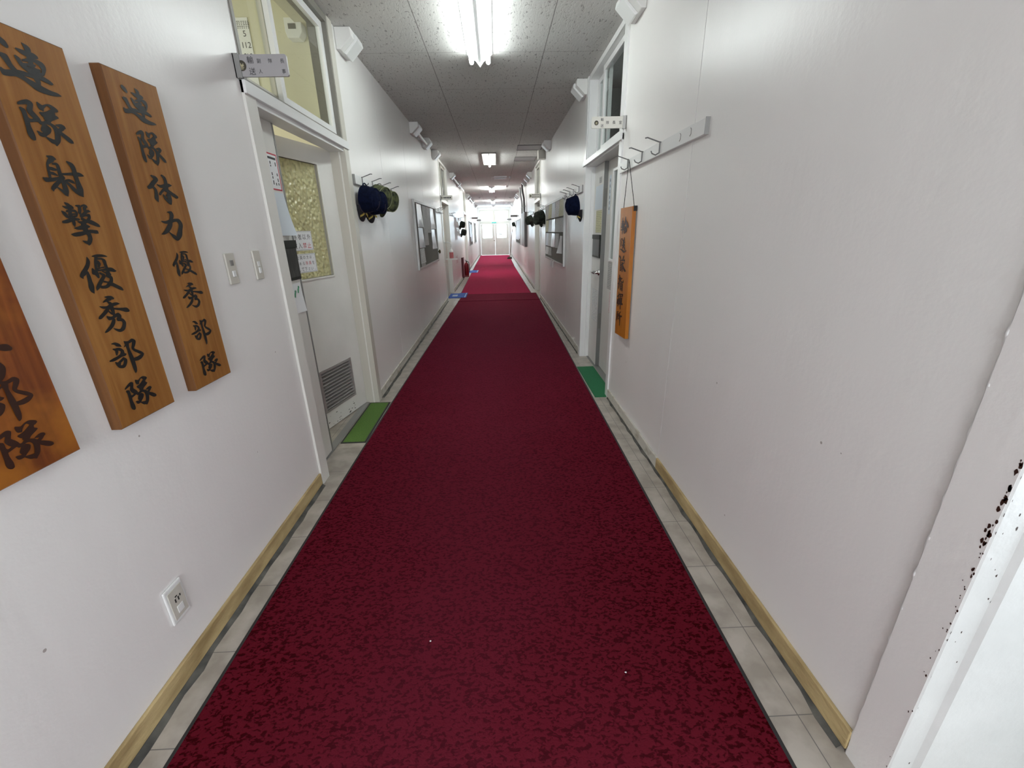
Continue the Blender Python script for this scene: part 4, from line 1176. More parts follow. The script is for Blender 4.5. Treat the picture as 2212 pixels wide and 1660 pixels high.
mb.build('small_print', 'text', sh)
sheet('blank_sheet', xc, 2.470, 2.608, 1.402, 1.622, 'paper_blue', 'blank white sheet curling off the narrow door leaf', curl=.035)
sheet('frog_drawing', xc, 2.468, 2.603, .972, 1.140, 'paper', 'white sheet with two small green frog drawings below the black pouch', curl=.012)
mb = MB()
for y, z in ((2.505, 1.085), (2.552, 1.105)):
    mb.tube([(xc + .0022, y, z - .02), (xc + .0024, y + .006, z), (xc + .0024, y + .02, z + .012)], [.004, .005, .003], 6)
    mb.lathe([(0, .0), (.008, .002), (.006, .004), (0, .005)], 10, (xc + .001, y + .016, z + .012), 'x')
fr = mb.build('frog_print', 'green_ink', None, origin=bpy.data.objects['frog_drawing'].location)
fr.parent = bpy.data.objects['frog_drawing']; fr.location = (0, 0, 0)
def pouch(x, s, y0, y1, z0, z1, label):
    root = thing('document_pouch', (x, (y0 + y1) / 2, z0), label, 'pouch', 'black document pouches on the doors')
    xs = sorted((x + s * .0005, x + s * .012))
    MB().box(xs[0], y0, z0, xs[1], y1, z1).build('pouch_body', 'pocket', root, bevel=.003)
    xs = sorted((x + s * .012, x + s * .0145))
    MB().box(xs[0], y0 + .012, z0 + .018, xs[1], y1 - .012, z1 - .042).build('clear_window', 'pocket_film', root, bevel=.001)
    xs = sorted((x + s * .012, x + s * .018))
    MB().box(xs[0], y0 - .002, z1 - .040, xs[1], y1 + .003, z1 + .002).build('flap', 'pocket', root, bevel=.002)
    return root
pouch(xc, 1, 2.448, 2.612, 1.160, 1.375, 'black vinyl document pouch on the left office door')

def leaf_notice(u0, u1, z0, z1, rows, label, frame=True):
    c0 = lw((u0 + u1) / 2, 0, z0)
    root = thing('notice', c0, label, 'notice', 'two notices taped on the pebbled pane')
    n0 = -.0175
    MB().box(u0, n0, z0, u1, n0 + .0008, z1, LM).build('sheet', 'paper', root); sh = kids(root)[0]
    if frame:
        mb = MB(); t = .0016
        for a, b, c, e in ((u0 + .004, u0 + .004 + t, z0 + .004, z1 - .004), (u1 - .004 - t, u1 - .004, z0 + .004, z1 - .004), (u0 + .004, u1 - .004, z0 + .004, z0 + .004 + t), (u0 + .004, u1 - .004, z1 - .004 - t, z1 - .004)):
            mb.box(a, n0 + .0008, c, b, n0 + .0012, e, LM)
        mb.build('black_border', 'text', sh)
    ink, red = MB(), MB()
    ud = Vector((-du[0], -du[1], 0))
    for s_, ur, z, hgt, pitch, reds in rows:
        n = len(s_)
        for i, ch in enumerate(s_):
            u = ur + (n - 1 - i + .5) * pitch
            p = lw(u, n0 + .0014, z)
            k = 1.0
            if ch in 'のはあるいさび': k = .82
            if ch in '、。': k = .25
            lettering(red if ch in reds else ink, ch, hgt * k, tuple(Vector(p) - Vector((0, 0, hgt * .35 if k == .25 else 0))), ud, (0, 0, 1))
    if ink.v: ink.build('lettering', 'text', sh, recalc=False)
    if red.v: red.build('red_lettering', 'text_red', sh, recalc=False)
    return root
leaf_notice(.349, .625, 1.305, 1.430, [('関係者以外', .358, 1.392, .036, .047, ''), ('立入禁止', .366, 1.337, .036, .047, '禁止')], 'upper notice on the pebbled pane, keep-out words in black and red')
leaf_notice(.345, .665, 1.160, 1.284, [('保険外交員の方は、', .350, 1.260, .024, .033, ''), ('用のある隊員を', .362, 1.222, .024, .034, '隊員'), ('呼び出して下さい。', .350, 1.183, .024, .033, '')], 'lower notice on the pebbled pane, three lines of writing')

# =================================================================== PAPERS ON THE RIGHT DOOR
xd = 1.030
sheet('door_paper', xd, 4.36, 4.66, 1.585, 1.80, 'paper_blue', 'pale bluish paper high on the far leaf of the right-hand door', s=-1, curl=.006)
sheet('door_paper', xd, 4.36, 4.60, 1.365, 1.572, 'print_yellow', 'cream printed sheet under the bluish paper on the right-hand door', s=-1)
sheet('door_paper', xd, 4.37, 4.63, .475, .80, 'print', 'white printed sheet low on the far leaf of the right-hand door', s=-1)
sheet('door_paper', xd, 4.42, 4.52, 1.82, 1.872, 'print_grey', 'small grey printed slip at the top of the right-hand door', s=-1)
pouch(xd, -1, 4.345, 4.665, 1.125, 1.345, 'black vinyl document pouch on the right-hand door')
xn = 1.066
st = sheet('name_strip', xn, 4.20, 4.265, 1.53, 1.86, 'paper_blue', 'tall white strip with a column of writing on the near leaf of the right-hand door', s=-1)
mb = MB(); rc = random.Random(9)
for k in range(6):
    z = 1.83 - k * .048
    for q in range(3):
        mb.box(xn - .0016, 4.215 + rc.uniform(0, .012), z - q * .009 - .004, xn - .0012, 4.238 + rc.uniform(0, .012), z - q * .009)
    mb.box(xn - .0016, 4.229, z - .026, xn - .0012, 4.233, z + .002)
p_ = mb.build('column_print', 'text', None, origin=st.location); p_.parent = st; p_.location = (0, 0, 0)
sheet('pane_label', 1.080, 3.80, 4.045, 1.45, 1.505, 'print', 'small white label on the glass of the right-hand door', s=-1)
sheet('pane_label', 1.080, 3.80, 4.035, 1.185, 1.44, 'print', 'long white label below the small one on the right-hand glass', s=-1)
sheet('door_paper', xn, 3.80, 4.155, .855, 1.10, 'print_grey', 'grey printed sheet under the glass of the right-hand door', s=-1)
sheet('door_paper', xn, 3.80, 4.05, .64, .83, 'print_red', 'sheet with reddish print low on the near leaf of the right-hand door', s=-1)

# =================================================================== HOOK RAILS AND CAPS
def hook_rail(X, s, ya, yb, z0, z1, hooks, label, thick=.02, mat='trim_white', big=True):
    """s points from the wall into the corridor"""
    root = thing('hook_rail', (X, (ya + yb) / 2, z0), label, 'hook rail', 'coat hook rails')
    xs = sorted((X + s * .0005, X + s * thick))
    MB().box(xs[0], ya, z0, xs[1], yb, z1).build('rail', mat, root, bevel=.002)
    MB().box(xs[0] , min(ya, yb) - .003, z0 - .001, xs[1] + 0, min(ya, yb), z1 + .001).build('end_cap', 'alu_dark', root)
    zc = (z0 + z1) / 2
    for y in hooks:
        x0 = X + s * thick
        mb = MB()
        mb.tube([(x0 - s * .004, y, zc + .028), (x0 + s * .012, y, zc + .03), (x0 + s * .075, y + .004, zc + .052), (x0 + s * .088, y + .005, zc + .05)], .0034, 8)
        mb.tube([(x0 + s * .006, y, zc + .028), (x0 + s * .006, y, zc - .026)], .0036, 8)
        mb.tube([(x0 + s * .004, y, zc - .022), (x0 + s * .026, y, zc - .034), (x0 + s * .046, y, zc - .026), (x0 + s * .052, y, zc - .014)], .0034, 8)
        mb.build('hook', 'steel_wire', root)
    if not big:
        return root
    mb = MB()
    return root
hook_rail(XR, -1, 2.075, 3.41, 1.780, 1.846, [2.60, 2.90, 3.20], 'white hook rail holding the orange hanging board')
hr = [o for o in bpy.data.objects if o.name == 'hook_rail'][0]
for y in (2.335, 2.215):
    mb = MB()
    mb.tube([(XR - .0205, y + .008, 1.800), (XR - .0205, y - .004, 1.808), (XR - .0205, y - .004, 1.826), (XR - .0205, y + .006, 1.834)], .0016, 6)
    mb.build('old_hook_mark', 'bronze', hr)
hook_rail(XL, 1, 3.632, 4.95, 1.770, 1.836, [3.80, 4.10, 4.45, 4.80], 'white hook rail holding the navy and camouflage caps')
hook_rail(XR, -1, 4.86, 6.02, 1.775, 1.84, [5.0, 5.35, 5.62, 5.9], 'white hook rail holding the single navy cap')
hook_rail(XL, 1, 8.28, 9.16, 1.755, 1.81, [8.42, 8.6, 8.8, 9.0], 'white hook rail just past the left notice board')
hook_rail(XR, -1, 8.40, 9.30, 1.775, 1.83, [8.55, 8.8, 9.1], 'white hook rail just past the right notice board')
hook_rail(XL, 1, 10.85, 11.6, 1.78, 1.83, [11.0, 11.2, 11.4], 'white hook rail past the second left door')
hook_rail(XL, 1, 13.35, 14.2, 1.74, 1.79, [13.5, 13.75, 14.0], 'white hook rail above the dark red wall box')
hook_rail(XR, -1, 11.0, 12.1, 1.775, 1.83, [11.15, 11.45, 11.8], 'white hook rail past the second right door')
hook_rail(XR, -1, 20.9, 21.9, 1.80, 1.85, [21.0, 21.3, 21.6], 'white hook rail far down the right wall')

def dome(mb, a, b, h, flat, n=28, m=12, rim=1.0):
    """crown shell: a front-back, b sideways, h height; flat 0 = round dome, 1 = flat-topped"""
    vs = []
    for i in range(m + 1):
        t = i / m
        if flat:
            tt = min(t / .78, 1.0)
            r = 1.0 + .02 * math.sin(tt * PI) - .10 * tt if t < .78 else .90 * (1 - ((t - .78) / .22)) ** .9
            z = h * (tt ** 1.0) if t < .78 else h + .004 * math.sin((t - .78) / .22 * PI / 2)
        else:
            r = max(math.cos(t * PI / 2), 0) ** .62
            z = h * math.sin(t * PI / 2) ** 1.08
        for k in range(n):
            an = 2 * PI * k / n
            vs.append((a * r * math.cos(an), b * r * math.sin(an), z))
    fs = [(i * n + k, i * n + (k + 1) % n, (i + 1) * n + (k + 1) % n, (i + 1) * n + k) for i in range(m) for k in range(n)]
    mb.add(vs, fs, True)
    # inner lining so that the cap is a shell with an opening
    k0 = [(a * .95 * math.cos(2 * PI * k / n), b * .95 * math.sin(2 * PI * k / n), 0) for k in range(n)]
    k1 = [(a * .86 * math.cos(2 * PI * k / n), b * .86 * math.sin(2 * PI * k / n), h * .8) for k in range(n)]
    mb.add([vs[k] for k in range(n)] + k0 + k1, [(k, n + k, n + (k + 1) % n, (k + 1) % n) for k in range(n)] +
           [(n + k, 2 * n + k, 2 * n + (k + 1) % n, n + (k + 1) % n) for k in range(n)] + [tuple(2 * n + k for k in range(n))])

def visor(mb, a, b, length, droop, n=16, m=6, t=.004):
    top, bot = [], []
    for j in range(m + 1):
        r = j / m
        for i in range(n + 1):
            s = -1 + 2 * i / n
            ang = s * 1.05
            x = a * math.cos(ang) + length * r * (math.cos(s * PI / 2) ** .55)
            y = b * math.sin(ang) * (1 + .06 * r)
            z = .004 - droop * r * r - .028 * (s * s) * (r ** .8) * .6
            top.append((x, y, z)); bot.append((x, y, z - t))
    w = n + 1
    fs = [(j * w + i, j * w + i + 1, (j + 1) * w + i + 1, (j + 1) * w + i) for j in range(m) for i in range(n)]
    o = len(top)
    mb.add(top + bot, fs + [tuple(o + q for q in reversed(f)) for f in fs] +
           [(m * w + i, m * w + i + 1, o + m * w + i + 1, o + m * w + i) for i in range(n)] +
           [(i, o + i, o + i + 1, i + 1) for i in range(n)], True)

def make_cap(kind, label, cat='cap', group=None):
    root = thing('peaked_cap' if kind == 'navy' else 'field_cap', (0, 0, 0), label, cat, group)
    cloth = {'navy': 'navy', 'camo': 'camo', 'dark': 'camo_dark'}[kind]
    a, b, h = (.100, .085, .135) if kind == 'navy' else (.098, .088, .105)
    mb = MB(); dome(mb, a, b, h, 0 if kind == 'navy' else 1); mb.build('crown', cloth, root, recalc=False)
    mb = MB(); cw = kids(root)[0]; visor(mb, a - .004, b - .004, .075 if kind == 'navy' else .065, .018); mb.build('visor', 'navy_trim' if kind == 'navy' else cloth, root)
    vz = [q for q in kids(root) if q.name.startswith('visor')][0]
    if kind == 'navy':
        mb = MB()
        n = 24
        mb.tube([(a * 1.005 * math.cos(t), b * 1.005 * math.sin(t), .006) for t in [(-1.15 + 2.3 * k / n) for k in range(n + 1)]], .003, 6)
        mb.tube([(a * math.cos(q * PI / 2) ** .62 * .999, 0, h * math.sin(q * PI / 2) ** 1.08 + .001) for q in [k / 12 for k in range(13)]], .0016, 6)
        mb.build('piping', 'piping', cw)
        mb = MB()
        for sy in (-1, 1):
            base = [(.108 + .02 * k / 5, sy * (.008 + .0085 * k), .0085 - .0012 * k * k * .35) for k in range(6)]
            mb.tube(base, .0022, 6)
            for k in range(1, 6):
                x, y, z = base[k]
                for q in (-1, 1):
                    mb.tube([(x, y, z), (x + q * .009, y + sy * .006, z + .001)], [.003, .0012], 6)
        mb.build('gold_laurel', 'gold', vz)
        MB().lathe([(.008, h - .002), (.007, h + .003), (0, h + .005)], 12).build('button', 'navy', cw)
        MB().tube([(-a * .8, .035, .015), (-a * 1.08, .02, .012), (-a * 1.14, 0, .012), (-a * 1.08, -.02, .012), (-a * .8, -.035, .015)], .005, 8).build('back_strap', 'navy', root)
    else:
        n = 28
        mb = MB()
        mb.tube([(a * .905 * math.cos(2 * PI * k / n), b * .905 * math.sin(2 * PI * k / n), h) for k in range(n + 1)], .0028, 6)
        mb.build('top_piping', 'camo_edge' if kind == 'camo' else 'camo_dark', cw)
        MB().tube([(-a * .85, .03, .02), (-a * 1.05, .015, .03), (-a * 1.08, 0, .035), (-a * 1.05, -.015, .03), (-a * .85, -.03, .02)], .003, 8).build('hanging_loop', 'cord', root)
    return root
def hang(root, x, y, z, s, yaw=0.0, roll=0.0, tip=0.0):
    """crown pointing out from the wall (s = direction into the corridor), visor hanging down"""
    base = Matrix(((0, 0, s), (0, s, 0), (-1, 0, 0))).to_4x4()
    rot = Matrix.Rotation(yaw, 4, 'Z') @ Matrix.Rotation(roll, 4, 'X') @ Matrix.Rotation(tip, 4, 'Y') @ base
    root.matrix_world = Matrix.Translation((x, y, z)) @ rot

navy = make_cap('navy', 'navy peaked cap with gold on its visor, nearest on the left wall')
hang(navy, XL + .045, 3.70, 1.665, 1, yaw=-.25, tip=.10)
n2 = copy_tree(navy); n2['label'] = 'navy peaked cap tucked behind the nearest one on the left wall'
hang(n2, XL + .055, 3.885, 1.655, 1, yaw=-.40, roll=.12, tip=.12)
camo = make_cap('camo', 'green camouflage cap hanging just behind the two navy caps')
hang(camo, XL + .055, 4.07, 1.71, 1, yaw=-.55, roll=-.05, tip=.20)
c2 = copy_tree(camo); c2['label'] = 'green camouflage cap at the end of the row on the left wall'
hang(c2, XL + .055, 4.34, 1.70, 1, yaw=-.50, roll=-.05, tip=.22)
n3 = copy_tree(navy); n3['label'] = 'lone navy peaked cap on the right wall beside the notice board'
hang(n3, XR - .05, 4.93, 1.645, -1, yaw=.15, tip=-.12)
dark = make_cap('dark', 'dark camouflage cap just past the right notice board')
hang(dark, XR - .055, 8.50, 1.66, -1, yaw=.5, tip=-.2)
for x, y, z, yaw, lab in ((XR - .06, 8.78, 1.665, .55, 'dark camouflage cap behind the one past the right notice board'),
                          (XR - .06, 9.05, 1.61, .5, 'dark camouflage cap third in the row past the right notice board'),
                          (XR - .05, 11.15, 1.66, .4, 'dark cap past the second right door, nearer of two'),
                          (XR - .055, 11.45, 1.64, .5, 'dark cap past the second right door, farther of two'),
                          (XR - .06, 21.0, 1.70, .4, 'small dark cap far down the right wall')):
    q = copy_tree(dark); q['label'] = lab
    hang(q, x, y, z, -1, yaw=yaw, tip=-.2)
for y, z, lab in ((13.6, 1.62, 'small black cap far down the left wall, higher of two'), (13.95, 1.40, 'small black cap far down the left wall, lower of two')):
    q = copy_tree(dark); q['label'] = lab
    hang(q, XL + .05, y, z, 1, yaw=-.4, tip=.2)

# =================================================================== NOTICE BOARDS
def notice_board(X, s, ya, yb, z0, z1, label, thick=.028):
    root = thing('notice_board', (X, (ya + yb) / 2, z0), label, 'notice board', 'notice boards')
    xs = sorted((X + s * .0005, X + s * thick * .6))
    MB().box(xs[0], ya + .02, z0 + .02, xs[1], yb - .02, z1 - .02).build('felt_panel', 'felt', root)
    xs = sorted((X + s * .0005, X + s * thick))
    mb = MB()
    w = .032
    mb.box(xs[0], ya, z0, xs[1], ya + w, z1).box(xs[0], yb - w, z0, xs[1], yb, z1).box(xs[0], ya + w, z0, xs[1], yb - w, z0 + w).box(xs[0], ya + w, z1 - w, xs[1], yb - w, z1)
    mb.build('frame', 'alu', root, bevel=.002)
    return root
notice_board(XL, 1, 6.06, 8.17, .912, 1.822, 'aluminium-framed grey notice board on the left wall')
notice_board(XR, -1, 6.04, 8.27, .915, 1.832, 'aluminium-framed notice board crowded with papers on the right wall')
xb_ = XL + .017
for y0, y1, z0, z1, mt, lab, cu in ((6.24, 6.62, 1.48, 1.78, 'paper_clear', 'top sleeve in the near column of the left notice board', .02),
                                (6.24, 6.62, 1.20, 1.47, 'paper_clear', 'second sleeve in the near column of the left notice board', .02),
                                (6.24, 6.62, .985, 1.19, 'print', 'third sheet in the near column of the left notice board', .01),
                                (6.26, 6.60, .94, .985, 'print_grey', 'slip at the foot of the near column of the left notice board', .01),
                                (6.72, 7.06, 1.22, 1.78, 'print_grey', 'grey printed sheet in the second column of the left notice board', .01),
                                (7.10, 7.42, 1.40, 1.78, 'print_grey', 'grey printed sheet in the third column of the left notice board', .015),
                                (7.50, 7.86, 1.46, 1.78, 'paper_clear', 'upper sleeve in the far column of the left notice board', .03),
                                (7.50, 7.86, 1.14, 1.45, 'paper_clear', 'lower sleeve in the far column of the left notice board', .03)):
    sheet('pinned_sheet', xb_, y0, y1, z0, z1, mt, lab, 1, .004, 'sheet', 'papers on the left notice board', cu)
tag(MB().lathe([(.012, 0), (.016, .012), (.034, .016), (.036, .03), (.02, .042), (0, .044)], 14, (XL + .027, 8.12, 1.075), 'x').build('brass_knob', 'brass'), 'dull brass knob at the far edge of the left notice board', 'knob')
rc = random.Random(12)
xb_ = XR - .017
k = 0
posn = {0: 'nearest', 1: 'second', 2: 'third', 3: 'fourth', 4: 'farthest'}
for ci, (y0, y1) in enumerate(((6.14, 6.50), (6.54, 6.92), (6.98, 7.36), (7.40, 7.78), (7.82, 8.20))):
    for ri, (z0, z1) in enumerate(((1.58, 1.80), (1.37, 1.56), (1.14, 1.35), (.99, 1.12))):
        if (ci, ri) in ((0, 2), (0, 3), (1, 3), (2, 3)): continue
        mt = ['print_grey', 'print_yellow', 'print', 'print_grey', 'paper_blue'][(ci * 2 + ri * 3) % 5]
        if (ci, ri) in ((2, 1), (2, 2)): mt = 'paper_clear'
        if (ci, ri) == (0, 0): mt = 'print_yellow'
        sheet('pinned_sheet', xb_, y0, y1, z0, z1, mt, 'sheet in the %s column, row %s down, of the right notice board' % (posn[ci], ['one', 'two', 'three', 'four'][ri]), -1, .004, 'sheet', 'papers on the right notice board', rc.uniform(.004, .02))
sheet('pinned_sheet', xb_, 6.20, 6.42, 1.08, 1.32, 'paper', 'curled white sheet near the bare corner of the right notice board', -1, .004, 'sheet', 'papers on the right notice board', .05)
for y, lab in ((7.0, 'nearer'), (7.25, 'farther')):
    sheet('hanging_tag', XR - .03, y, y + .12, .83, .935, 'paper', '%s white tag hanging below the right notice board' % lab, -1, .001, 'tag', 'tags below the right notice board', .02)
# farther boards
notice_board(XL, 1, 18.3, 20.4, .85, 1.82, 'grey notice board far down the left wall')
notice_board(XL, 1, 22.4, 24.2, .85, 1.85, 'last notice board on the left wall')
notice_board(XR, -1, 17.0, 20.6, .90, 1.85, 'long notice board far down the right wall')
for y0, y1, z0, z1, lab in ((18.5, 19.1, 1.2, 1.75, 'nearer sheet on the far left notice board'), (19.3, 19.9, 1.0, 1.7, 'farther sheet on the far left notice board')):
    sheet('pinned_sheet', XL + .017, y0, y1, z0, z1, 'paper_blue', lab, 1, .004, 'sheet', 'papers on the far boards', .02)
for y0, y1, z0, z1, lab in ((17.2, 17.9, 1.1, 1.8, 'nearest sheet on the far right notice board'), (18.1, 18.9, 1.05, 1.8, 'middle sheet on the far right notice board'), (19.1, 20.0, 1.05, 1.8, 'farthest sheet on the far right notice board')):
    sheet('pinned_sheet', XR - .017, y0, y1, z0, z1, 'paper_blue', lab, -1, .004, 'sheet', 'papers on the far boards', .02)
g = thing('cable_box', (XR, 14.4, .93), 'grey flat cable box on the right wall under the two pipes', 'box')
MB().box(XR - .075, 13.55, .93, XR - .0005, 15.3, 1.93).build('box_body', 'pipe', g, bevel=.01)
MB().box(XR - .078, 13.62, .98, XR - .075, 15.2, 1.88).build('cover', 'grey_plastic', g)
for y, lab in ((14.05, 'nearer grey pipe bending down the right wall'), (15.2, 'farther grey pipe bending down the right wall')):
    p_ = thing('wall_pipe', (XR - .05, y, 1.93), lab, 'pipe', 'grey wall pipes')
    MB().tube([(XR - .10, y, ZC - .03), (XR - .10, y, 2.62), (XR - .09, y, 2.5), (XR - .05, y, 2.32), (XR - .045, y, 2.2), (XR - .045, y, 1.93)], .033, 10).build('pipe', 'pipe', p_)
    MB().box(XR - .085, y - .045, 2.1, XR - .0005, y + .045, 2.12).build('clamp', 'alu', p_)
sheet('poster', XL, 11.95, 12.65, 1.20, 1.78, 'paper', 'white poster on the left wall past the second door', 1, .001, 'poster', None, .004)
sheet('poster', XL, 11.85, 12.40, .60, .80, 'print_red', 'small reddish notice low on the left wall past the second door', 1, .001, 'notice', None, .004)
tag(MB().box(XL + .0005, 13.55, .05, XL + .05, 13.95, .66).build('red_wall_box', 'red_dark', bevel=.006), 'dark red flat box low on the left wall before the extinguisher', 'box')

# =================================================================== FIRE EXTINGUISHER, SANITISER, BROOM
x, y = -1.005, 14.5
fe = thing('fire_extinguisher', (x, y, 0), 'red fire extinguisher standing at the foot of the left wall', 'fire extinguisher')
MB().lathe([(.06, .045), (.072, .055), (.074, .36), (.066, .41), (.04, .44), (.022, .455), (.022, .475)], 20, (x, y, 0)).build('cylinder', 'red', fe)
MB().box(x - .075, y - .075, 0, x + .072, y + .075, .045).build('stand', 'red', fe, bevel=.006)
mb = MB(); mb.tube([(x, y, .47), (x, y, .51)], .018, 10); mb.tube([(x, y, .50), (x - .02, y - .05, .53), (x - .03, y - .10, .53)], .009, 8); mb.tube([(x, y, .495), (x - .02, y - .06, .50)], .008, 8)
mb.build('valve_handle', 'ink', fe)
MB().tube([(x + .015, y, .49), (x + .08, y, .46), (x + .092, y, .36), (x + .088, y, .15)], .011, 8).build('hose', 'rubber', fe)
sn = thing('sanitiser_stand', (XL, 9.26, .86), 'white wall bracket with a pink hand-sanitiser bottle by the second left door', 'bracket')
MB().box(XL + .0125, 9.235, .86, XL + .022, 9.285, 1.22).build('back_plate', 'plastic_white', sn, bevel=.003)
MB().tube([(XL + .02, 9.26, 1.205), (XL + .09, 9.26, 1.21), (XL + .135, 9.26, 1.195), (XL + .155, 9.26, 1.15)], [.008, .008, .009, .012], 8).build('press_arm', 'plastic_white', sn)
MB().box(XL + .02, 9.21, .862, XL + .27, 9.31, .876).build('shelf', 'plastic_white', sn, bevel=.002)
bt = thing('sanitiser_bottle', (XL + .145, 9.26, .876), 'clear pump bottle with a pink label on the white wall bracket', 'bottle')
MB().lathe([(.038, .876), (.042, .882), (.042, 1.03), (.034, 1.06), (.016, 1.075), (.016, 1.085)], 18, (XL + .145, 9.26, 0)).build('body', 'plastic_white', bt)
MB().lathe([(.0426, .89), (.0428, 1.01)], 18, (XL + .145, 9.26, 0)).build('label', 'pink', bt)
MB().lathe([(.019, 1.085), (.019, 1.105), (.008, 1.108), (.008, 1.13), (.018, 1.132), (.018, 1.14)], 14, (XL + .145, 9.26, 0)).build('pump', 'plastic_white', bt)
br = thing('broom', (.70, 23.3, .0085), 'long-handled broom leaning against the far right wall', 'broom')
MB().tube([(.70, 23.3, .10), (XR - .02, 23.9, 1.82)], .016, 8).build('handle', 'stick', br)
MB().prism([(.58, .11), (.80, .11), (.82, .0085), (.55, .0085)], 'y', 23.26, 23.34).build('bristles', 'bristle', br)

# =================================================================== DUCT COVERS ALONG THE CEILING
def duct_cover(X, s, y0, y1, label):
    """s = into the corridor"""
    root = thing('duct_cover', (X, (y0 + y1) / 2, 2.63), label, 'duct cover', 'white angular duct covers along the ceiling')
    P = lambda q: [(X + s * a, z) for a, z in q]
    MB().prism(P([(.0005, ZC - .003), (.112, ZC - .003), (.116, 2.715), (.03, 2.637), (.0005, 2.637)]), 'y', y0, y1).build('body', 'duct', root, bevel=.004)
    ym = y0 + (y1 - y0) * .30
    MB().prism(P([(.112, ZC - .022), (.132, ZC - .028), (.138, 2.712), (.047, 2.626), (.03, 2.637), (.116, 2.715)]), 'y', ym, y1 - .004).build('front_lip', 'plastic_white', root, bevel=.003)
    return root
names = ['nearest', 'second', 'third', 'fourth', 'fifth', 'sixth', 'seventh', 'eighth', 'ninth', 'tenth', 'eleventh']
for i, y in enumerate((3.66, 6.38, 7.38, 8.42, 11.45, 13.3, 17.6, 18.6, 21.3, 25.0)):
    duct_cover(XL, 1, y, y + .22, '%s white angular duct cover from the camera on the left wall' % names[i])
for i, y in enumerate((3.10, 4.80, 7.72, 11.6, 12.5, 13.55, 17.4, 18.1, 18.9, 23.2, 24.3)):
    duct_cover(XR, -1, y, y + .22, '%s white angular duct cover from the camera on the right wall' % names[i])
for i, (y0, y1) in enumerate(((6.60, 7.38), (11.67, 13.3), (13.52, 15.4), (18.82, 21.3))):
    t_ = thing('trunking', (XL, (y0 + y1) / 2, 2.66), 'white trunking run on the left wall, %s from the camera' % names[i], 'trunking', 'trunking runs on the left wall')
    MB().tube([(XL + .06, y0, 2.685), (XL + .06, y1, 2.685)], .024, 12).build('tube', 'duct', t_)
    MB().box(XL + .0005, (y0 + y1) / 2 - .02, 2.672, XL + .06, (y0 + y1) / 2 + .02, 2.698).build('clip', 'plastic_white', t_)
jb = thing('junction_box', (XR - .05, 8.62, 2.62), 'grey junction box high on the right wall beyond the duct cover', 'box')
MB().box(XR - .13, 8.55, 2.62, XR - .0005, 8.72, ZC - .003).build('box_body', 'casing_grey', jb, bevel=.004)

# =================================================================== CEILING LAMPS, HATCHES, DETECTORS
def lamp(xc_, y0, y1, tubes, label):
    root = thing('ceiling_lamp', (xc_, (y0 + y1) / 2, ZC), label, 'ceiling lamp', 'fluorescent ceiling lamps')
    z = ZC
    if tubes == 2:
        MB().prism([(xc_ - .105, z - .001), (xc_ + .105, z - .001), (xc_ + .105, z - .012), (xc_ + .012, z - .072), (xc_ - .012, z - .072), (xc_ - .105, z - .012)], 'y', y0, y1).build('body', 'fixture', root, bevel=.003)
        MB().prism([(xc_ - .045, z - .040), (xc_ + .045, z - .040), (xc_, z - .098)], 'y', y1 - .02, y1 + .006).build('end_piece', 'fixture', root)
        off = (-.068, .068)
    else:
        MB().box(xc_ - .13, y0, z - .012, xc_ + .13, y1, z - .001).build('body', 'casing_grey', root)
        mb = MB()
        for a, b, c, e in ((xc_ - .135, xc_ - .125, y0, y1), (xc_ + .125, xc_ + .135, y0, y1), (xc_ - .135, xc_ + .135, y0 - .01, y0), (xc_ - .135, xc_ + .135, y1, y1 + .01)):
            mb.box(a, c, z - .022, b, e, z - .001)
        mb.build('rim', 'bronze', root)
        off = (0.0,)
    for dx in off:
        zz = z - .066 if tubes == 2 else z - .045
        MB().tube([(xc_ + dx, y0 + .03, zz), (xc_ + dx, y1 - .015, zz)], .0175, 14).build('tube', ('tube_far' if 14 < y0 < 25 else 'tube') if tubes == 2 else 'tube_bright', root)
        for ya, yb in ((y0 + .004, y0 + .03), (y1 - .015, y1 + .004)):
            MB().box(xc_ + dx - .013, ya, zz - .014, xc_ + dx + .013, yb, z - .012).build('lamp_holder', 'fixture', root)
    return root
lamp(-.085, 2.98, 4.17, 2, 'twin-tube ceiling lamp nearest the camera')
lamp(-.085, 8.80, 10.20, 1, 'dark-rimmed single-tube ceiling lamp, second from the camera')
lamp(-.09, 15.0, 16.2, 2, 'twin-tube ceiling lamp third from the camera')
lamp(-.09, 21.3, 22.5, 2, 'twin-tube ceiling lamp fourth from the camera')
lamp(-.09, 25.9, 27.1, 2, 'twin-tube ceiling lamp nearest the end door')
for x0, x1, y0, y1, lab in ((.415, .86, 8.10, 8.58, 'nearer ceiling hatch with thin rims on the right side'), (.42, .86, 9.33, 9.85, 'farther ceiling hatch with thin rims on the right side')):
    h_ = thing('ceiling_hatch', ((x0 + x1) / 2, (y0 + y1) / 2, ZC), lab, 'hatch', 'ceiling hatches')
    MB().box(x0 + .015, y0 + .015, ZC - .006, x1 - .015, y1 - .015, ZC - .0005).build('panel', 'sign', h_)
    mb = MB()
    for a, b, c, e in ((x0, x0 + .015, y0, y1), (x1 - .015, x1, y0, y1), (x0 + .015, x1 - .015, y0, y0 + .015), (x0 + .015, x1 - .015, y1 - .015, y1)):
        mb.box(a, c, ZC - .012, b, e, ZC - .0005)
    mb.build('rim', 'bronze', h_)
hb = thing('hanging_bracket', (.18, 12.5, ZC), 'pale metal bracket under the ceiling past the second lamp', 'bracket')
for y in (12.35, 12.72):
    MB().box(.0, y, ZC - .03, .34, y + .02, ZC - .0005).build('bar', 'fixture', hb)
for x in (-.03, .42):
    MB().lathe([(0, -.06), (.03, -.055), (.035, -.02), (.03, 0)], 12, (x, 12.5, ZC - .001)).build('knob', 'plastic_white', hb)
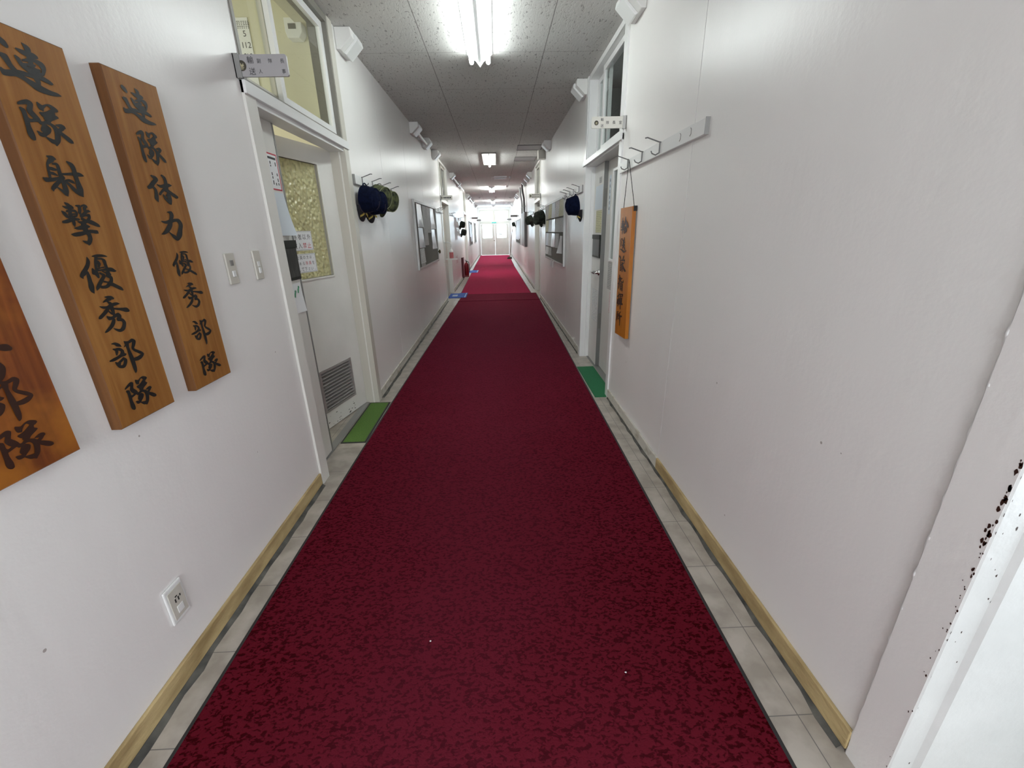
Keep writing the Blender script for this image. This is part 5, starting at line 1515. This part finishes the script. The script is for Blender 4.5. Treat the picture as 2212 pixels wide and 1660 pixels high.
for i, (x, y) in enumerate(((.41, 14.9), (-.63, 19.5), (.03, 19.6), (.66, 19.8), (.6, 23.4))):
    tag(MB().lathe([(.0, -.052), (.035, -.048), (.05, -.03), (.055, -.012), (.055, -.0005)], 16, (x, y, ZC)).build('smoke_detector', 'plastic_white'),
        ['white ceiling detector nearest the camera, right of the lamps', 'white ceiling detector on the left before the fourth lamp', 'white ceiling detector in the middle before the fourth lamp', 'white ceiling detector on the right before the fourth lamp', 'farthest white ceiling detector on the right'][i], 'detector', 'ceiling detectors')

# =================================================================== INSIDE THE LEFT OFFICE, SEEN THROUGH ITS TRANSOM
cal = thing('wall_calendar', (-1.66, 3.675, 2.1), 'white wall calendar behind the near transom pane', 'calendar')
cx0, cx1, cz0, cz1 = -1.79, -1.675, 2.02, 2.83
MB().box(cx0, 3.675, cz0, cx1, 3.679, cz1).build('sheet', 'paper', cal)
tx = MB()
yy = 3.6745
for s_, x, z, hgt in (('5', -1.712, 2.738, .034), ('1', -1.738, 2.672, .034), ('12', -1.700, 2.672, .034), ('18', -1.742, 2.606, .034), ('19', -1.700, 2.606, .034)):
    lettering(tx, s_, hgt, (x, yy, z), (1, 0, 0), (0, 0, 1))
rc = random.Random(4)
for r_ in range(5):
    for q in range(6):
        tx.box(-1.752 + q * .0145, yy, 2.768 + r_ * .0095, -1.752 + q * .0145 + rc.uniform(.006, .011), yy + .0003, 2.772 + r_ * .0095)
tx.build('digits', 'text', cal, recalc=False)
sp = thing('wall_speaker', (-1.34, 3.64, 2.68), 'small white box high on the office wall behind the far transom pane', 'speaker')
MB().prism([(-1.40, 2.80), (-1.285, 2.80), (-1.285, 2.72), (-1.31, 2.685), (-1.39, 2.685), (-1.40, 2.72)], 'y', 3.60, 3.6795).build('housing', 'plastic_white', sp, bevel=.004)
MB().box(-1.375, 3.597, 2.735, -1.325, 3.600, 2.765).build('opening', 'bronze', sp)

for o in bpy.data.objects:
    if '_o' in o.keys():
        del o['_o']
bpy.context.view_layer.update()
